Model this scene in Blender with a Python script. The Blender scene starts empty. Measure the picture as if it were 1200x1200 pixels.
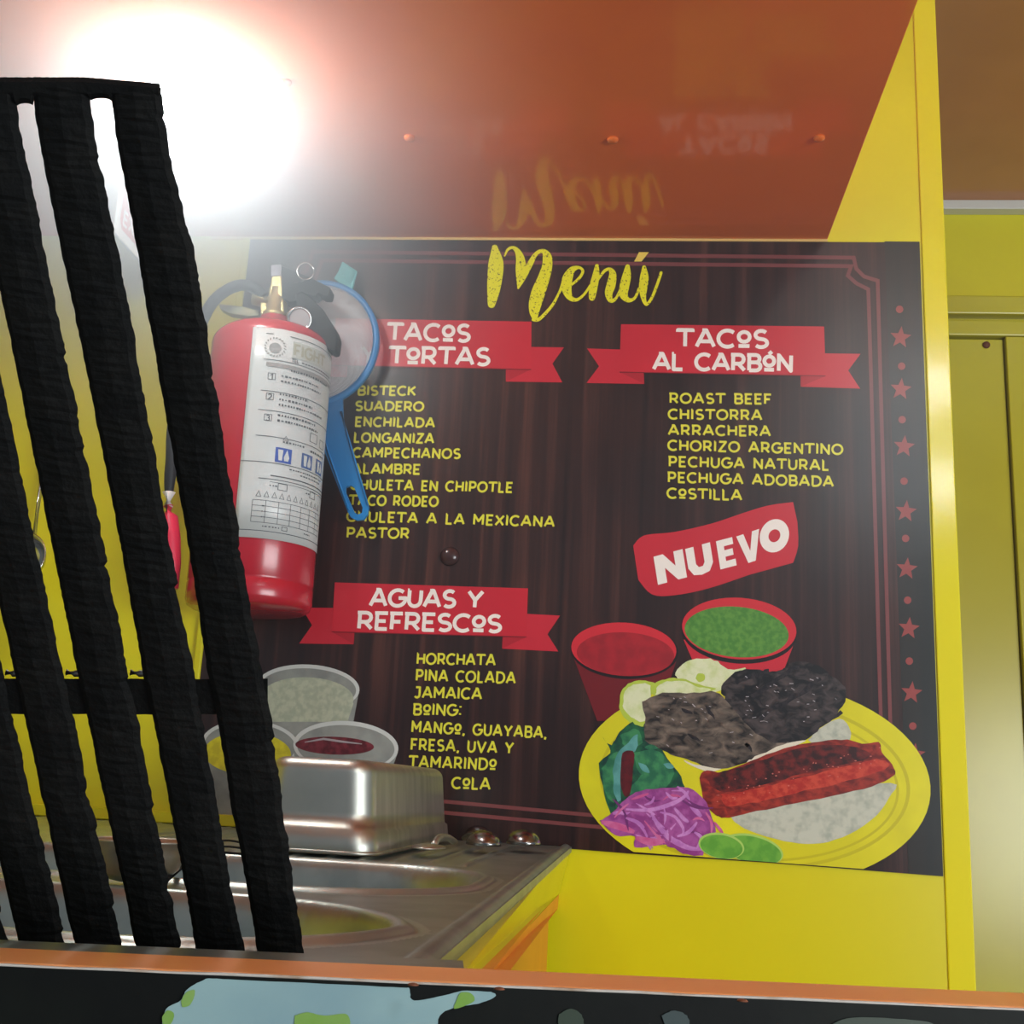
import bpy, bmesh, math, random
import numpy as np
from mathutils import Vector, Matrix
random.seed(7)
C = bpy.context.scene.collection
S = bpy.context.scene
# ------------------------------------------------------------ camera
F, PITCH, YAW, ROLL = 1335.7, math.radians(13.602), math.radians(5.8665), math.radians(-3.0194)
CAM = Vector((0, 0, 0.968))
YW = 1.39           # plane of the back wall
def rot():
    cy, sy = math.cos(YAW), math.sin(YAW); cp, sp = math.cos(PITCH), math.sin(PITCH); cr, sr = math.cos(ROLL), math.sin(ROLL)
    return Matrix(((cy,-sy,0),(sy,cy,0),(0,0,1))) @ Matrix(((1,0,0),(0,cp,-sp),(0,sp,cp))) @ Matrix(((cr,0,sr),(0,1,0),(-sr,0,cr)))
RM = rot()          # columns: right, forward, up
cd = bpy.data.cameras.new('camera'); cam = bpy.data.objects.new('camera', cd); C.objects.link(cam)
cd.sensor_width = 36; cd.lens = 36 * F / 1200; cd.clip_start = 0.01
r, f, u = RM.col[0], RM.col[1], RM.col[2]
cam.matrix_world = Matrix(((r.x,u.x,-f.x,CAM.x),(r.y,u.y,-f.y,CAM.y),(r.z,u.z,-f.z,CAM.z),(0,0,0,1)))
S.camera = cam
def ray(px, py): return RM @ Vector(((px-600)/F, 1.0, (600-py)/F))
def on_y(px, py, y):
    d = ray(px, py); return CAM + d * (y / d.y)
def on_z(px, py, z):
    d = ray(px, py); return CAM + d * ((z-CAM.z) / d.z)
def on_plane(px, py, p, n):
    d = ray(px, py); return CAM + d * ((p-CAM).dot(n) / d.dot(n))
# ------------------------------------------------------------ world, exposure
S.view_settings.view_transform = 'Standard'; S.view_settings.look = 'None'
S.view_settings.exposure = 0.0; S.view_settings.gamma = 1.0; S.view_settings.use_curve_mapping = False
S.cycles.volume_bounces = 0; S.cycles.max_bounces = 8
S.cycles.sample_clamp_indirect = 6
w = bpy.data.worlds.new('world'); S.world = w; w.use_nodes = True
w.node_tree.nodes['Background'].inputs[0].default_value = (0.62, 0.72, 0.85, 1)
w.node_tree.nodes['Background'].inputs[1].default_value = 0.32
LAMP_PX = (212, 108); LAMP_Y = 1.02; BULB_L = 290; TUBE_L = 120; HAZE = 0.02; PUFF = .48; PUFF_D = 7.5
# ------------------------------------------------------------ materials
def srgb(c):
    return tuple(((v/255)/12.92 if v/255 <= .04045 else ((v/255+.055)/1.055)**2.4) for v in c) + (1,)
class NT:
    def __init__(s, m): s.t = m.node_tree
    def n(s, k, **kw):
        x = s.t.nodes.new(k)
        for a, b in kw.items(): setattr(x, a, b)
        return x
    def l(s, a, b): s.t.links.new(a, b)
MATS = {}
def mat(name, col, rough=.5, metal=0., col2=None, scale=(20,20,20), bump=0., bscale=200, spec=.5, lo=.4, hi=.6, detail=6, coat=0, coat_r=.1, alpha=None, dist=0):
    m = bpy.data.materials.new(name); m.use_nodes = True; t = NT(m); b = m.node_tree.nodes['Principled BSDF']
    b.inputs['Base Color'].default_value = srgb(col); b.inputs['Roughness'].default_value = rough
    b.inputs['Metallic'].default_value = metal; b.inputs['Specular IOR Level'].default_value = spec
    b.inputs['Coat Weight'].default_value = coat; b.inputs['Coat Roughness'].default_value = coat_r
    tc = t.n('ShaderNodeTexCoord')
    if col2:
        mp = t.n('ShaderNodeMapping'); mp.inputs['Scale'].default_value = scale; t.l(tc.outputs['Object'], mp.inputs[0])
        no = t.n('ShaderNodeTexNoise'); no.inputs['Scale'].default_value = 1; no.inputs['Detail'].default_value = detail
        no.inputs['Distortion'].default_value = dist
        t.l(mp.outputs[0], no.inputs['Vector'])
        r_ = t.n('ShaderNodeValToRGB'); r_.color_ramp.elements[0].position = lo; r_.color_ramp.elements[1].position = hi
        r_.color_ramp.elements[0].color = srgb(col); r_.color_ramp.elements[1].color = srgb(col2)
        t.l(no.outputs['Fac'], r_.inputs[0]); t.l(r_.outputs[0], b.inputs['Base Color'])
    if bump:
        n2 = t.n('ShaderNodeTexNoise'); n2.inputs['Scale'].default_value = bscale; n2.inputs['Detail'].default_value = 4
        t.l(tc.outputs['Object'], n2.inputs['Vector'])
        bm_ = t.n('ShaderNodeBump'); bm_.inputs['Strength'].default_value = bump; bm_.inputs['Distance'].default_value = .002
        t.l(n2.outputs['Fac'], bm_.inputs['Height']); t.l(bm_.outputs[0], b.inputs['Normal'])
    if alpha is not None: b.inputs['Alpha'].default_value = alpha
    MATS[name] = m; return m
def emis(name, col, k):
    m = bpy.data.materials.new(name); m.use_nodes = True; t = m.node_tree
    b = t.nodes['Principled BSDF']; b.inputs['Emission Color'].default_value = (*col, 1); b.inputs['Emission Strength'].default_value = k
    return m
yellow = mat('yellow_paint', (222,212,20), .3, col2=(214,203,14), scale=(3,3,3), bump=.05, bscale=30)
yellow_door = mat('yellow_paint_far', (198,188,30), .25, col2=(190,178,26), scale=(3,3,3))
orange = mat('orange_gloss', (244,118,28), .10, col2=(236,110,26), scale=(4,4,4), bump=.03, bscale=15, spec=.6)
orange_paint = mat('orange_paint', (232,140,30), .35, col2=(222,128,26), scale=(8,8,8), bump=.05, bscale=60)
orange_rail = mat('orange_rail', (250,170,108), .4, col2=(244,158,92), scale=(12,12,12), bump=.1, bscale=80)
brown_ceiling = mat('brown_ceiling', (196,128,70), .25, col2=(186,118,62), scale=(3,3,3))
white_strip = mat('white_strip', (214,214,206), .4)
steel = mat('brushed_steel', (176,184,176), .34, .85, col2=(160,168,162), scale=(40,12,40), bump=.03, bscale=40)
steel_worn = mat('worn_steel', (150,158,152), .38, .75, col2=(134,142,136), scale=(30,30,30), bump=.04, bscale=90)
steel_pan = mat('pan_steel', (206,206,196), .38, 1, col2=(186,188,178), scale=(8,60,8), bump=.03, bscale=60)
chrome = mat('chrome', (205,205,205), .15, 1)
iron = mat('burnt_iron', (10,11,11), .75, 0, col2=(17,17,16), scale=(90,90,90), bump=.35, bscale=420, spec=.1)
red_paint = mat('red_enamel', (178,20,40), .25, bump=.02, bscale=10, coat=.2)
black_pl = mat('black_plastic', (10,10,11), .6, bump=.1, bscale=300, spec=.15)
hose_m = mat('black_rubber', (16,16,20), .5, spec=.3)
brass = mat('valve_metal', (200,186,134), .45, .8)
label_m = mat('label_paper', (206,208,206), .3, bump=.04, bscale=20)
ink = mat('label_ink', (80,84,90), .5)
ink_gray = mat('label_grey_ink', (150,148,146), .5)
ink_tan = mat('label_tan_ink', (176,172,150), .5)
ink_blue = mat('label_blue_ink', (52,86,170), .4)
ink_blue2 = mat('label_dull_blue_ink', (84,110,160), .4)
blue_pl = mat('blue_plastic', (18,124,190), .35, bump=.02, bscale=40)
pale_blue = mat('pale_blue_plastic', (120,222,226), .35)
red_pl = mat('red_plastic', (214,44,74), .35)
counter_black = mat('black_vinyl', (8,11,10), .6, spec=.2, col2=(15,19,15), scale=(20,20,20), bump=.05)
edge_white = mat('chipped_white_edge', (190,184,176), .5, col2=(150,120,90), scale=(60,60,60), lo=.5, hi=.7)
floor_m = mat('grey_floor', (96,92,86), .6, col2=(80,78,74), scale=(5,5,5))
sign_white = mat('sign_white', (236,232,232), .4); sign_red = mat('sign_red', (206,34,48), .4)
rust = mat('rust', (110,60,34), .7)
sock = mat('socket_white', (230,230,226), .4)
# poster inks
def wood_mat():
    m = mat('poster_wood_print', (60,32,24), .3, spec=.5); t = NT(m); b = m.node_tree.nodes['Principled BSDF']
    tc = t.n('ShaderNodeTexCoord'); mp = t.n('ShaderNodeMapping'); mp.inputs['Scale'].default_value = (75,1,1.6)
    t.l(tc.outputs['Object'], mp.inputs[0])
    no = t.n('ShaderNodeTexNoise'); no.inputs['Scale'].default_value = 1; no.inputs['Detail'].default_value = 8; no.inputs['Roughness'].default_value = .65
    t.l(mp.outputs[0], no.inputs['Vector'])
    r_ = t.n('ShaderNodeValToRGB'); e = r_.color_ramp.elements
    e[0].position = .3; e[0].color = srgb((30,13,12)); e[1].position = .68; e[1].color = srgb((86,50,42))
    x = r_.color_ramp.elements.new(.5); x.color = srgb((54,28,24))
    t.l(no.outputs['Fac'], r_.inputs[0])
    n2 = t.n('ShaderNodeTexNoise'); n2.inputs['Scale'].default_value = 4; t.l(tc.outputs['Object'], n2.inputs['Vector'])
    r2 = t.n('ShaderNodeValToRGB'); r2.color_ramp.elements[0].position = .35; r2.color_ramp.elements[0].color = (.5,.48,.55,1)
    r2.color_ramp.elements[1].position = .65; r2.color_ramp.elements[1].color = (1.15,1.05,.9,1)
    t.l(n2.outputs['Fac'], r2.inputs[0])
    mx = t.n('ShaderNodeMixRGB', blend_type='MULTIPLY'); mx.inputs[0].default_value = 1
    t.l(r_.outputs[0], mx.inputs[1]); t.l(r2.outputs[0], mx.inputs[2]); t.l(mx.outputs[0], b.inputs['Base Color'])
    n3 = t.n('ShaderNodeTexNoise'); n3.inputs['Scale'].default_value = 9; t.l(tc.outputs['Object'], n3.inputs['Vector'])
    bu = t.n('ShaderNodeBump'); bu.inputs['Strength'].default_value = .25; bu.inputs['Distance'].default_value = .004
    t.l(n3.outputs['Fac'], bu.inputs['Height']); t.l(bu.outputs[0], b.inputs['Normal'])
    return m
wood = wood_mat()
PR = .3
margin_tone = mat('poster_margin_gloss_tone', (24,26,24), PR, col2=(34,30,26), scale=(60,1,2))
p_border = mat('print_border', (118,60,60), PR)
p_text = mat('print_yellow_text', (226,220,60), PR)
p_white = mat('print_white_text', (246,236,226), PR)
p_red = mat('print_red', (206,36,52), PR, col2=(196,32,48), scale=(8,8,8))
p_red2 = mat('print_red_fold', (176,28,42), PR)
p_redtail = mat('print_red_tail', (198,36,52), PR)
p_line = mat('print_fold_line', (120,16,26), PR)
p_star = mat('print_star', (146,62,58), PR)
p_menu = mat('print_menu_yellow', (236,228,24), PR, col2=(80,66,30), scale=(420,420,420), lo=.60, hi=.66, detail=8)
p_menu_acc = mat('print_menu_accent', (240,208,90), PR)
p_plate = mat('print_plate', (226,218,20), PR, col2=(212,204,22), scale=(10,10,10))
p_plate_d = mat('print_plate_shade', (196,186,20), PR)
p_steak = mat('print_steak', (26,22,21), PR, col2=(128,112,98), scale=(60,60,110), lo=.35, hi=.72, detail=10, dist=.6)
p_steak2 = mat('print_steak_dark', (14,12,14), PR, col2=(88,76,74), scale=(60,60,100), lo=.4, hi=.75, detail=10, dist=.8)
p_char = mat('print_char', (20,17,22), PR, col2=(48,40,42), scale=(150,150,150))
p_glint = mat('print_glint', (164,158,160), PR)
p_sausage = mat('print_sausage', (104,22,18), PR, col2=(176,56,38), scale=(80,80,140), lo=.38, hi=.72, detail=9, dist=.5)
p_sausage_d = mat('print_sausage_dark', (50,16,16), PR, col2=(110,30,26), scale=(90,90,120), detail=9)
p_sausage_r = mat('print_sausage_red', (170,36,26), PR, col2=(198,70,48), scale=(120,120,160), detail=9)
p_tort = mat('print_tortilla', (196,198,180), PR, col2=(166,172,156), scale=(100,100,100), lo=.45, hi=.7, detail=8)
p_tort_e = mat('print_tortilla_edge', (226,218,196), PR)
p_onw = mat('print_cucumber', (222,226,184), PR, col2=(196,210,130), scale=(70,70,70), lo=.45, hi=.75)
p_onw2 = mat('print_cucumber_edge', (180,200,70), PR)
p_g1 = mat('print_nopal', (26,96,58), PR, col2=(14,58,50), scale=(90,90,90), detail=8)
p_g2 = mat('print_nopal_light', (60,134,84), PR, col2=(34,100,70), scale=(90,90,90))
p_teal = mat('print_teal', (96,160,156), PR, col2=(70,136,130), scale=(60,60,60))
p_dred = mat('print_dried_chili', (96,18,26), PR, col2=(60,12,20), scale=(90,90,90))
p_on1 = mat('print_onion', (168,84,156), PR, col2=(140,56,130), scale=(100,100,100))
p_on2 = mat('print_onion_light', (204,140,204), PR, col2=(180,110,184), scale=(100,100,100))
p_on3 = mat('print_onion_pink', (196,84,140), PR, col2=(206,110,160), scale=(80,80,80))
mats_onion_dark = mat('print_onion_dark', (112,44,110), PR)
p_lime = mat('print_lime', (112,176,62), PR, col2=(92,158,54), scale=(90,90,90))
p_lime_e = mat('print_lime_edge', (170,206,100), PR)
p_salsa = mat('print_red_salsa', (170,30,40), PR, col2=(150,26,36), scale=(60,60,60))
p_rimr = mat('print_red_rim', (206,40,52), PR)
p_bodyr = mat('print_red_cup', (110,18,26), PR)
p_gsalsa = mat('print_green_salsa', (70,128,48), PR, col2=(96,148,60), scale=(160,160,160), detail=9)
p_dk = mat('print_shadow', (24,12,14), PR)
p_cupg = mat('print_clear_cup', (150,152,146), PR, col2=(128,130,126), scale=(30,30,30))
p_cuprim = mat('print_clear_rim', (206,208,204), PR)
p_cream = mat('print_cream', (186,190,166), PR, col2=(166,172,150), scale=(140,140,140), detail=8)
p_yel = mat('print_mustard', (222,210,34), PR, col2=(200,186,28), scale=(100,100,100))
p_maroon = mat('print_maroon', (84,16,26), PR, col2=(120,40,50), scale=(100,100,100))
f_pale = mat('print_pale_blue', (142,172,174), .4, col2=(130,160,166), scale=(20,20,20))
f_green = mat('print_green_tip', (130,164,90), .35, col2=(120,160,70), scale=(60,60,60))
# ------------------------------------------------------------ mesh helpers
def link(name, me, m=None, parent=None, smooth=False):
    o = bpy.data.objects.new(name, me); C.objects.link(o)
    if m is not None and not me.materials: me.materials.append(m)
    if smooth:
        for p in me.polygons: p.use_smooth = True
    if parent: o.parent = parent
    return o
def mesh(name, vs, fs, m=None, parent=None, smooth=False):
    me = bpy.data.meshes.new(name); me.from_pydata([tuple(v) for v in vs], [], fs); me.update()
    return link(name, me, m, parent, smooth)
def bmo(name, bm, m, parent=None, smooth=False):
    bmesh.ops.recalc_face_normals(bm, faces=bm.faces)
    me = bpy.data.meshes.new(name); bm.to_mesh(me); bm.free(); return link(name, me, m, parent, smooth)
def tag(o, label=None, cat=None, group=None, kind=None):
    if label: o['label'] = label
    if cat: o['category'] = cat
    if group: o['group'] = group
    if kind: o['kind'] = kind
    return o
def empty(name, loc):
    o = bpy.data.objects.new(name, None); C.objects.link(o); o.location = loc; o.empty_display_size = .05; return o
def adopt(root):      # children were built in world coordinates: keep them where they are
    loc = Vector(root.location)
    def go(o, top):
        for c in o.children:
            if top: c.location = Vector(c.location) - loc
            go(c, False)
    go(root, True)
def hexa(bm, p):      # 8 points: bottom 4 then top 4
    v = [bm.verts.new(q) for q in p]
    for f_ in ((0,3,2,1),(4,5,6,7),(0,1,5,4),(1,2,6,5),(2,3,7,6),(3,0,4,7)): bm.faces.new([v[i] for i in f_])
def box(bm, x0, x1, y0, y1, z0, z1):
    hexa(bm, [(x0,y0,z0),(x1,y0,z0),(x1,y1,z0),(x0,y1,z0),(x0,y0,z1),(x1,y0,z1),(x1,y1,z1),(x0,y1,z1)])
def bevel(o, w_=.002, seg=2):
    b = o.modifiers.new('bevel', 'BEVEL'); b.width = w_; b.segments = seg; b.limit_method = 'ANGLE'; return o
def boxo(name, x0, x1, y0, y1, z0, z1, m, parent=None, bv=0):
    bm = bmesh.new(); box(bm, x0, x1, y0, y1, z0, z1); o = bmo(name, bm, m, parent)
    if bv: bevel(o, bv)
    return o
def frame_of(d):
    d = d.normalized(); a = Vector((0,0,1)) if abs(d.z) < .9 else Vector((1,0,0))
    x = d.cross(a).normalized(); return x, x.cross(d).normalized()
def tube(bm, pts, rad, n=12, cap=True, closed=False):
    pts = [Vector(p) for p in pts]; N = len(pts); rads = rad if isinstance(rad, (list, tuple)) else [rad]*N
    rings = []; px_ = None
    for i, p in enumerate(pts):
        a = pts[(i-1) % N] if (closed or i) else p; b = pts[(i+1) % N] if (closed or i < N-1) else p
        d = (b-a).normalized()
        if px_ is None: x, y = frame_of(d)
        else:
            x = (px_ - d*px_.dot(d)).normalized(); y = d.cross(x)
        px_ = x
        rings.append([bm.verts.new(p + (x*math.cos(t) + y*math.sin(t))*rads[i]) for t in [2*math.pi*k/n for k in range(n)]])
    M = N if closed else N-1
    for i in range(M):
        A, B = rings[i], rings[(i+1) % N]
        for k in range(n): bm.faces.new((A[k], A[(k+1)%n], B[(k+1)%n], B[k]))
    if cap and not closed:
        bm.faces.new(rings[0][::-1]); bm.faces.new(rings[-1])
def lathe(bm, base, axis, prof, n=48):
    axis = axis.normalized(); x, y = frame_of(axis); rings = []
    for rr, h in prof:
        rings.append([bm.verts.new(base + axis*h + (x*math.cos(2*math.pi*k/n) + y*math.sin(2*math.pi*k/n))*max(rr, 1e-5)) for k in range(n)])
    for A, B in zip(rings, rings[1:]):
        for k in range(n): bm.faces.new((A[k], A[(k+1)%n], B[(k+1)%n], B[k]))
    bm.faces.new(rings[0][::-1]); bm.faces.new(rings[-1])
def spline(pts, n=8):
    out = []; P = [np.array(p, float) for p in pts]
    for i in range(len(P)-1):
        p0, p1, p2, p3 = P[max(i-1,0)], P[i], P[i+1], P[min(i+2,len(P)-1)]
        for k in range(n):
            t = k/n; out.append(.5*((2*p1)+(-p0+p2)*t+(2*p0-5*p1+4*p2-p3)*t*t+(-p0+3*p1-3*p2+p3)*t**3))
    out.append(P[-1]); return out
# ------------------------------------------------------------ flat print: 2D shapes through a map fn(x, y) -> point
class Print:
    def __init__(s, fn): s.fn = fn; s.v = []; s.f = []
    def face(s, ps):
        ps = [Vector(p) for p in ps]; n = Vector((0,0,0))
        for i in range(1, len(ps)-1): n += (ps[i]-ps[0]).cross(ps[i+1]-ps[0])
        if n.length < 1e-14: return
        c = ps[0]; n.normalize()
        if n.dot(CAM-c) < 0: ps = ps[::-1]; n = -n
        s.k += 1; k = len(s.v); s.v += [p + n*(s.k % 40)*1.5e-6 for p in ps]; s.f.append(tuple(range(k, k+len(ps))))
    k = 0
    def poly(s, pts):
        s.face([s.fn(x, y) for x, y in pts]); return s
    def tri(s, pts):          # concave outline
        from mathutils.geometry import tessellate_polygon
        P_ = [Vector(s.fn(x, y)) for x, y in pts]
        for t in tessellate_polygon([[Vector((x, y, 0)) for x, y in pts]]):
            s.k = -1; s.face([P_[i] for i in t])
        return s
    def seg(s, a, b, wd, ext=0):
        a = np.array(a, float); b = np.array(b, float); d = b-a; L = np.hypot(*d)
        if L < 1e-6: return s
        d /= L; n = np.array((-d[1], d[0]))*wd/2; a = a-d*ext; b = b+d*ext
        m = max(1, int(L/6)) if s.sub else 1
        for i in range(m):
            p = a+(b-a)*i/m; q = a+(b-a)*(i+1)/m; s.poly([p-n, q-n, q+n, p+n])
        return s
    sub = False
    def line(s, pts, wd, closed=False):
        pts = [np.array(p, float) for p in pts]; N = len(pts); off = []
        for i in range(N):
            a = pts[i-1] if (i or closed) else None; b = pts[(i+1) % N] if (i < N-1 or closed) else None
            ds = [q/np.hypot(*q) for q in ([pts[i]-a] if a is not None else []) + ([b-pts[i]] if b is not None else []) if np.hypot(*q) > 1e-9]
            d = sum(ds); L = np.hypot(*d); d = d/L if L > 1e-6 else ds[0]
            n = np.array((-d[1], d[0])); c = max(.5, float(abs(np.dot(n, (-ds[0][1], ds[0][0])))))
            w_ = wd[i] if isinstance(wd, (list, tuple)) else wd; off.append(n*w_/2/c)
        for i in range(N if closed else N-1):
            j = (i+1) % N; s.poly([pts[i]-off[i], pts[j]-off[j], pts[j]+off[j], pts[i]+off[i]])
        return s
    def ell(s, cx, cy, a, b=None, rot_=0, n=40, a0=0, a1=360):
        b = b or a; c, q = math.cos(math.radians(rot_)), math.sin(math.radians(rot_)); pts = []
        for k in range(n):
            t = math.radians(a0+(a1-a0)*k/(n if a1-a0 == 360 else n-1)); x, y = a*math.cos(t), b*math.sin(t); pts.append((cx+x*c-y*q, cy+x*q+y*c))
        s.tri(pts) if a1-a0 != 360 else s.poly(pts); return s
    def out(s, name, m, parent, label=None):
        if not s.v: return None
        o = mesh(name, s.v, s.f, m, parent)
        if label: o['label'] = label
        return o
def clip(pts, a, b):      # keep the side where points lie above (smaller y than) line a-b
    def g(p): return (b[0]-a[0])*(p[1]-a[1])-(b[1]-a[1])*(p[0]-a[0])
    o = []
    for i, p in enumerate(pts):
        q = pts[i-1]; gp, gq = g(p), g(q)
        if (gp <= 0) != (gq <= 0):
            t = gq/(gq-gp); o.append((q[0]+(p[0]-q[0])*t, q[1]+(p[1]-q[1])*t))
        if gp <= 0: o.append(p)
    return o
def ellp(cx, cy, a, b, rot_=0, n=48):
    c, q = math.cos(math.radians(rot_)), math.sin(math.radians(rot_))
    return [(cx+a*math.cos(t)*c-b*math.sin(t)*q, cy+a*math.cos(t)*q+b*math.sin(t)*c) for t in [2*math.pi*k/n for k in range(n)]]
# stroke letters: (width, [polylines]) on a unit-high grid, y up
def arc(cx, cy, rx, ry, a0, a1, n=10): return [(cx+rx*math.cos(math.radians(a0+(a1-a0)*k/n)), cy+ry*math.sin(math.radians(a0+(a1-a0)*k/n))) for k in range(n+1)]
_o = [arc(.5,.5,.5,.5,0,360,24)]
G = {
'A': (.95, [[(0,0),(.44,1),(.52,1),(.95,0)], [(.16,.32),(.8,.32)], [(.3,1),(.5,1)]]),
'B': (.75, [[(-.08,1),(.45,1)]+arc(.45,.76,.24,.24,90,-90,8)+[(.1,.52)], [(.45,.52)]+arc(.48,.26,.27,.26,90,-90,8)+[(.06,0)], [(.06,1),(.06,0)]]),
'C': (.85, [arc(.5,.5,.5,.5,48,312,18)]),
'D': (.88, [[(-.08,1),(.38,1)]+arc(.38,.5,.5,.5,90,-90,12)+[(.06,0)], [(.06,1),(.06,0)]]),
'E': (.66, [[(-.08,1),(.66,1)], [(.06,1),(.06,0),(.66,0)], [(.06,.5),(.56,.5)]]),
'F': (.64, [[(-.08,1),(.64,1)], [(.06,1),(.06,0)], [(.06,.48),(.54,.48)]]),
'G': (.95, [arc(.5,.5,.5,.5,48,360,20)+[(.55,.5)]]),
'H': (.82, [[(.06,1),(.06,0)], [(.78,1),(.78,0)], [(.06,.5),(.78,.5)], [(-.06,1),(.06,1)]]),
'I': (.14, [[(.07,1),(.07,0)], [(-.04,1),(.07,1)]]),
'J': (.6, [[(.1,1),(.52,1),(.52,.28)]+arc(.27,.27,.25,.27,0,-150,8)]),
'K': (.8, [[(.06,1),(.06,0)], [(.74,1),(.1,.45)], [(.26,.58),(.78,0)]]),
'L': (.6, [[(.06,1),(.06,0),(.6,0)], [(-.06,1),(.06,1)]]),
'M': (1.02, [[(.05,0),(.05,1),(.5,.35),(.95,1),(.95,0)], [(-.06,1),(.05,1)]]),
'N': (.86, [[(.06,0),(.06,1),(.8,0),(.8,1)], [(-.06,1),(.06,1)]]),
'O': (1.0, _o), 'U': (.8, [[(.05,1),(.05,.38)]+arc(.41,.37,.36,.37,180,360,12)+[(.77,1)], [(-.06,1),(.05,1)]]),
'P': (.72, [[(-.08,1),(.42,1)]+arc(.42,.71,.28,.29,90,-90,8)+[(.06,.42)], [(.06,1),(.06,0)]]),
'R': (.78, [[(-.08,1),(.42,1)]+arc(.42,.71,.28,.29,90,-90,8)+[(.06,.42)], [(.06,1),(.06,0)], [(.38,.42),(.76,0)]]),
'S': (.72, [arc(.37,.75,.31,.25,35,270,12)+arc(.37,.25,.33,.25,90,-145,12)]),
'T': (.8, [[(0,.88),(0,1),(.8,1),(.8,.88)], [(.4,1),(.4,0)]]),
'V': (.9, [[(0,1),(.45,0),(.9,1)], [(-.06,1),(.06,1)]]),
'X': (.8, [[(0,1),(.8,0)], [(.8,1),(0,0)]]), 'Y': (.85, [[(0,1),(.42,.45),(.85,1)], [(.42,.45),(.42,0)]]),
'Z': (.75, [[(.03,1),(.72,1),(.03,0),(.75,0)]]),
'o': (.66, [arc(.33,.62,.3,.3,0,360,18), [(.03,.06),(.63,.06)]]),
'q': (.66, [arc(.33,.62,.3,.3,0,360,18), [(.03,.06),(.63,.06)], [(.3,1.06),(.48,1.24)]]),
',': (.16, [[(.1,.08),(.03,-.18)]]), ':': (.12, [[(.06,.2),(.06,.05)], [(.06,.9),(.06,.75)]]), '.': (.1, [[(.05,.1),(.05,0)]]),
'1': (.4, [[(.05,.75),(.28,1),(.28,0)]]), '2': (.6, [arc(.3,.7,.28,.3,160,-20,8)+[(.02,0),(.6,0)]]),
'3': (.6, [arc(.28,.75,.28,.25,150,-80,8)+arc(.28,.26,.3,.26,80,-150,8)]), ' ': (.42, [])}
def text(pr, s, p0, p1, h, wt, gap=.24, up=None):
    p0 = np.array(p0, float); p1 = np.array(p1, float)
    tot = sum(G[c][0] for c in s) + gap*(len(s)-1); dx = (p1-p0)/tot
    if up is None:
        up = np.array(((890-p0[0])/5500, -1.0)) if pr.px else np.array((0, 1.0))
    x = 0
    for c in s:
        wd, ls = G[c]
        for ln in ls:
            q = [p0+dx*(x+a)+np.array(up)*h*b for a, b in ln]
            closed = len(q) > 8 and np.hypot(*(q[0]-q[-1])) < 1e-6
            if closed: pr.line(q[:-1], wt, True); continue
            run = [q[0]]
            for i in range(1, len(q)):      # sharp corners get a round join instead of a pinched one
                run.append(q[i])
                if i < len(q)-1:
                    a_, b_ = q[i]-q[i-1], q[i+1]-q[i]
                    if np.dot(a_, b_) < .6*np.hypot(*a_)*np.hypot(*b_):
                        pr.line(run, wt); pr.ell(q[i][0], q[i][1], wt/2, n=10); run = [q[i]]
            pr.line(run, wt)
        x += wd+gap
    return pr
# ================================================================= SETTING
wall_l = on_y(-700, 600, YW).x
tl, tr, br = on_y(290, 279, YW), on_y(1077, 284, YW), on_y(1105, 1027, YW)
ZS = (on_y(600, 280, YW).z + on_y(960, 282.5, YW).z)/2      # underside of the overhead cabinet
crease = on_y(1091, 600, YW).x; edge = on_y(1120.5, 600, YW).x
ZSINK = 0.905
Z2 = 2.45
def struct(name, *a, bv=0):
    o = boxo(name, *a, bv=bv); o['kind'] = 'structure'; return o
struct('wall_back', wall_l, crease, YW, YW+.05, 0, Z2, yellow)
struct('pillar', crease, edge, YW-.002, YW+.05, 0, Z2, mat('yellow_gloss', (226,214,30), .16, bump=.03, bscale=25), bv=.0015)['label'] = 'yellow end post beside the menu board'
YF = 2.5
struct('floor', wall_l-.1, 3.0, -3.0, YF+.1, -.05, 0, floor_m)
struct('wall_left', wall_l-.05, wall_l, -.4, YW+.05, 0, Z2, yellow)
zc = on_y(1150, 241.5, YF).z
struct('ceiling', wall_l-.1, 3.0, -.6, YF, zc, zc+.05, brown_ceiling)
wf = struct('wall_far', edge-.6, 3.0, YF, YF+.05, 0, zc+.02, yellow)
z = lambda py: on_y(1155, py, YF).z
trm = struct('trim_1', edge-.6, 3.0, YF-.03, YF, z(252), zc, white_strip, bv=.002)
dr = empty('door_1', (1.3, YF, 0)); dr['kind'] = 'structure'; dr['label'] = 'yellow door with ridged lintel beyond the post'
boxo('lintel', edge-.55, 2.9, YF-.05, YF, z(378), z(357), yellow_door, dr, .003)
boxo('lintel_ledge', edge-.55, 2.9, YF-.035, YF, z(400), z(382), yellow_door, dr, .003)
boxo('lintel_groove', edge-.55, 2.9, YF-.02, YF, z(382), z(378), yellow_door, dr)
xd = on_y(1182, 600, YF).x
boxo('door_panel', edge-.5, xd, YF-.022, YF, 0.02, z(402), yellow_door, dr, .002)
boxo('door_jamb', xd+.002, xd+.09, YF-.035, YF, 0.0, z(401), yellow_door, dr, .002)
bm = bmesh.new(); lathe(bm, Vector((on_y(1152, 409, YF).x, YF-.022, z(409))), Vector((0,-1,0)), [(.008,0),(.008,.004),(.003,.006)], 12)
bmo('door_screw', bm, rust, dr, True)
adopt(dr)
# small yellow ledge where the wall meets the sink
xa = on_y(-300, 950, YW).x; xb = on_y(300, 950, YW).x
zt = on_y(115, 946, YW).z
t2 = struct('trim_2', wall_l+.02, xb, YW-.008, YW-.0005, ZSINK+.001, zt, yellow, bv=.001)
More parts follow.
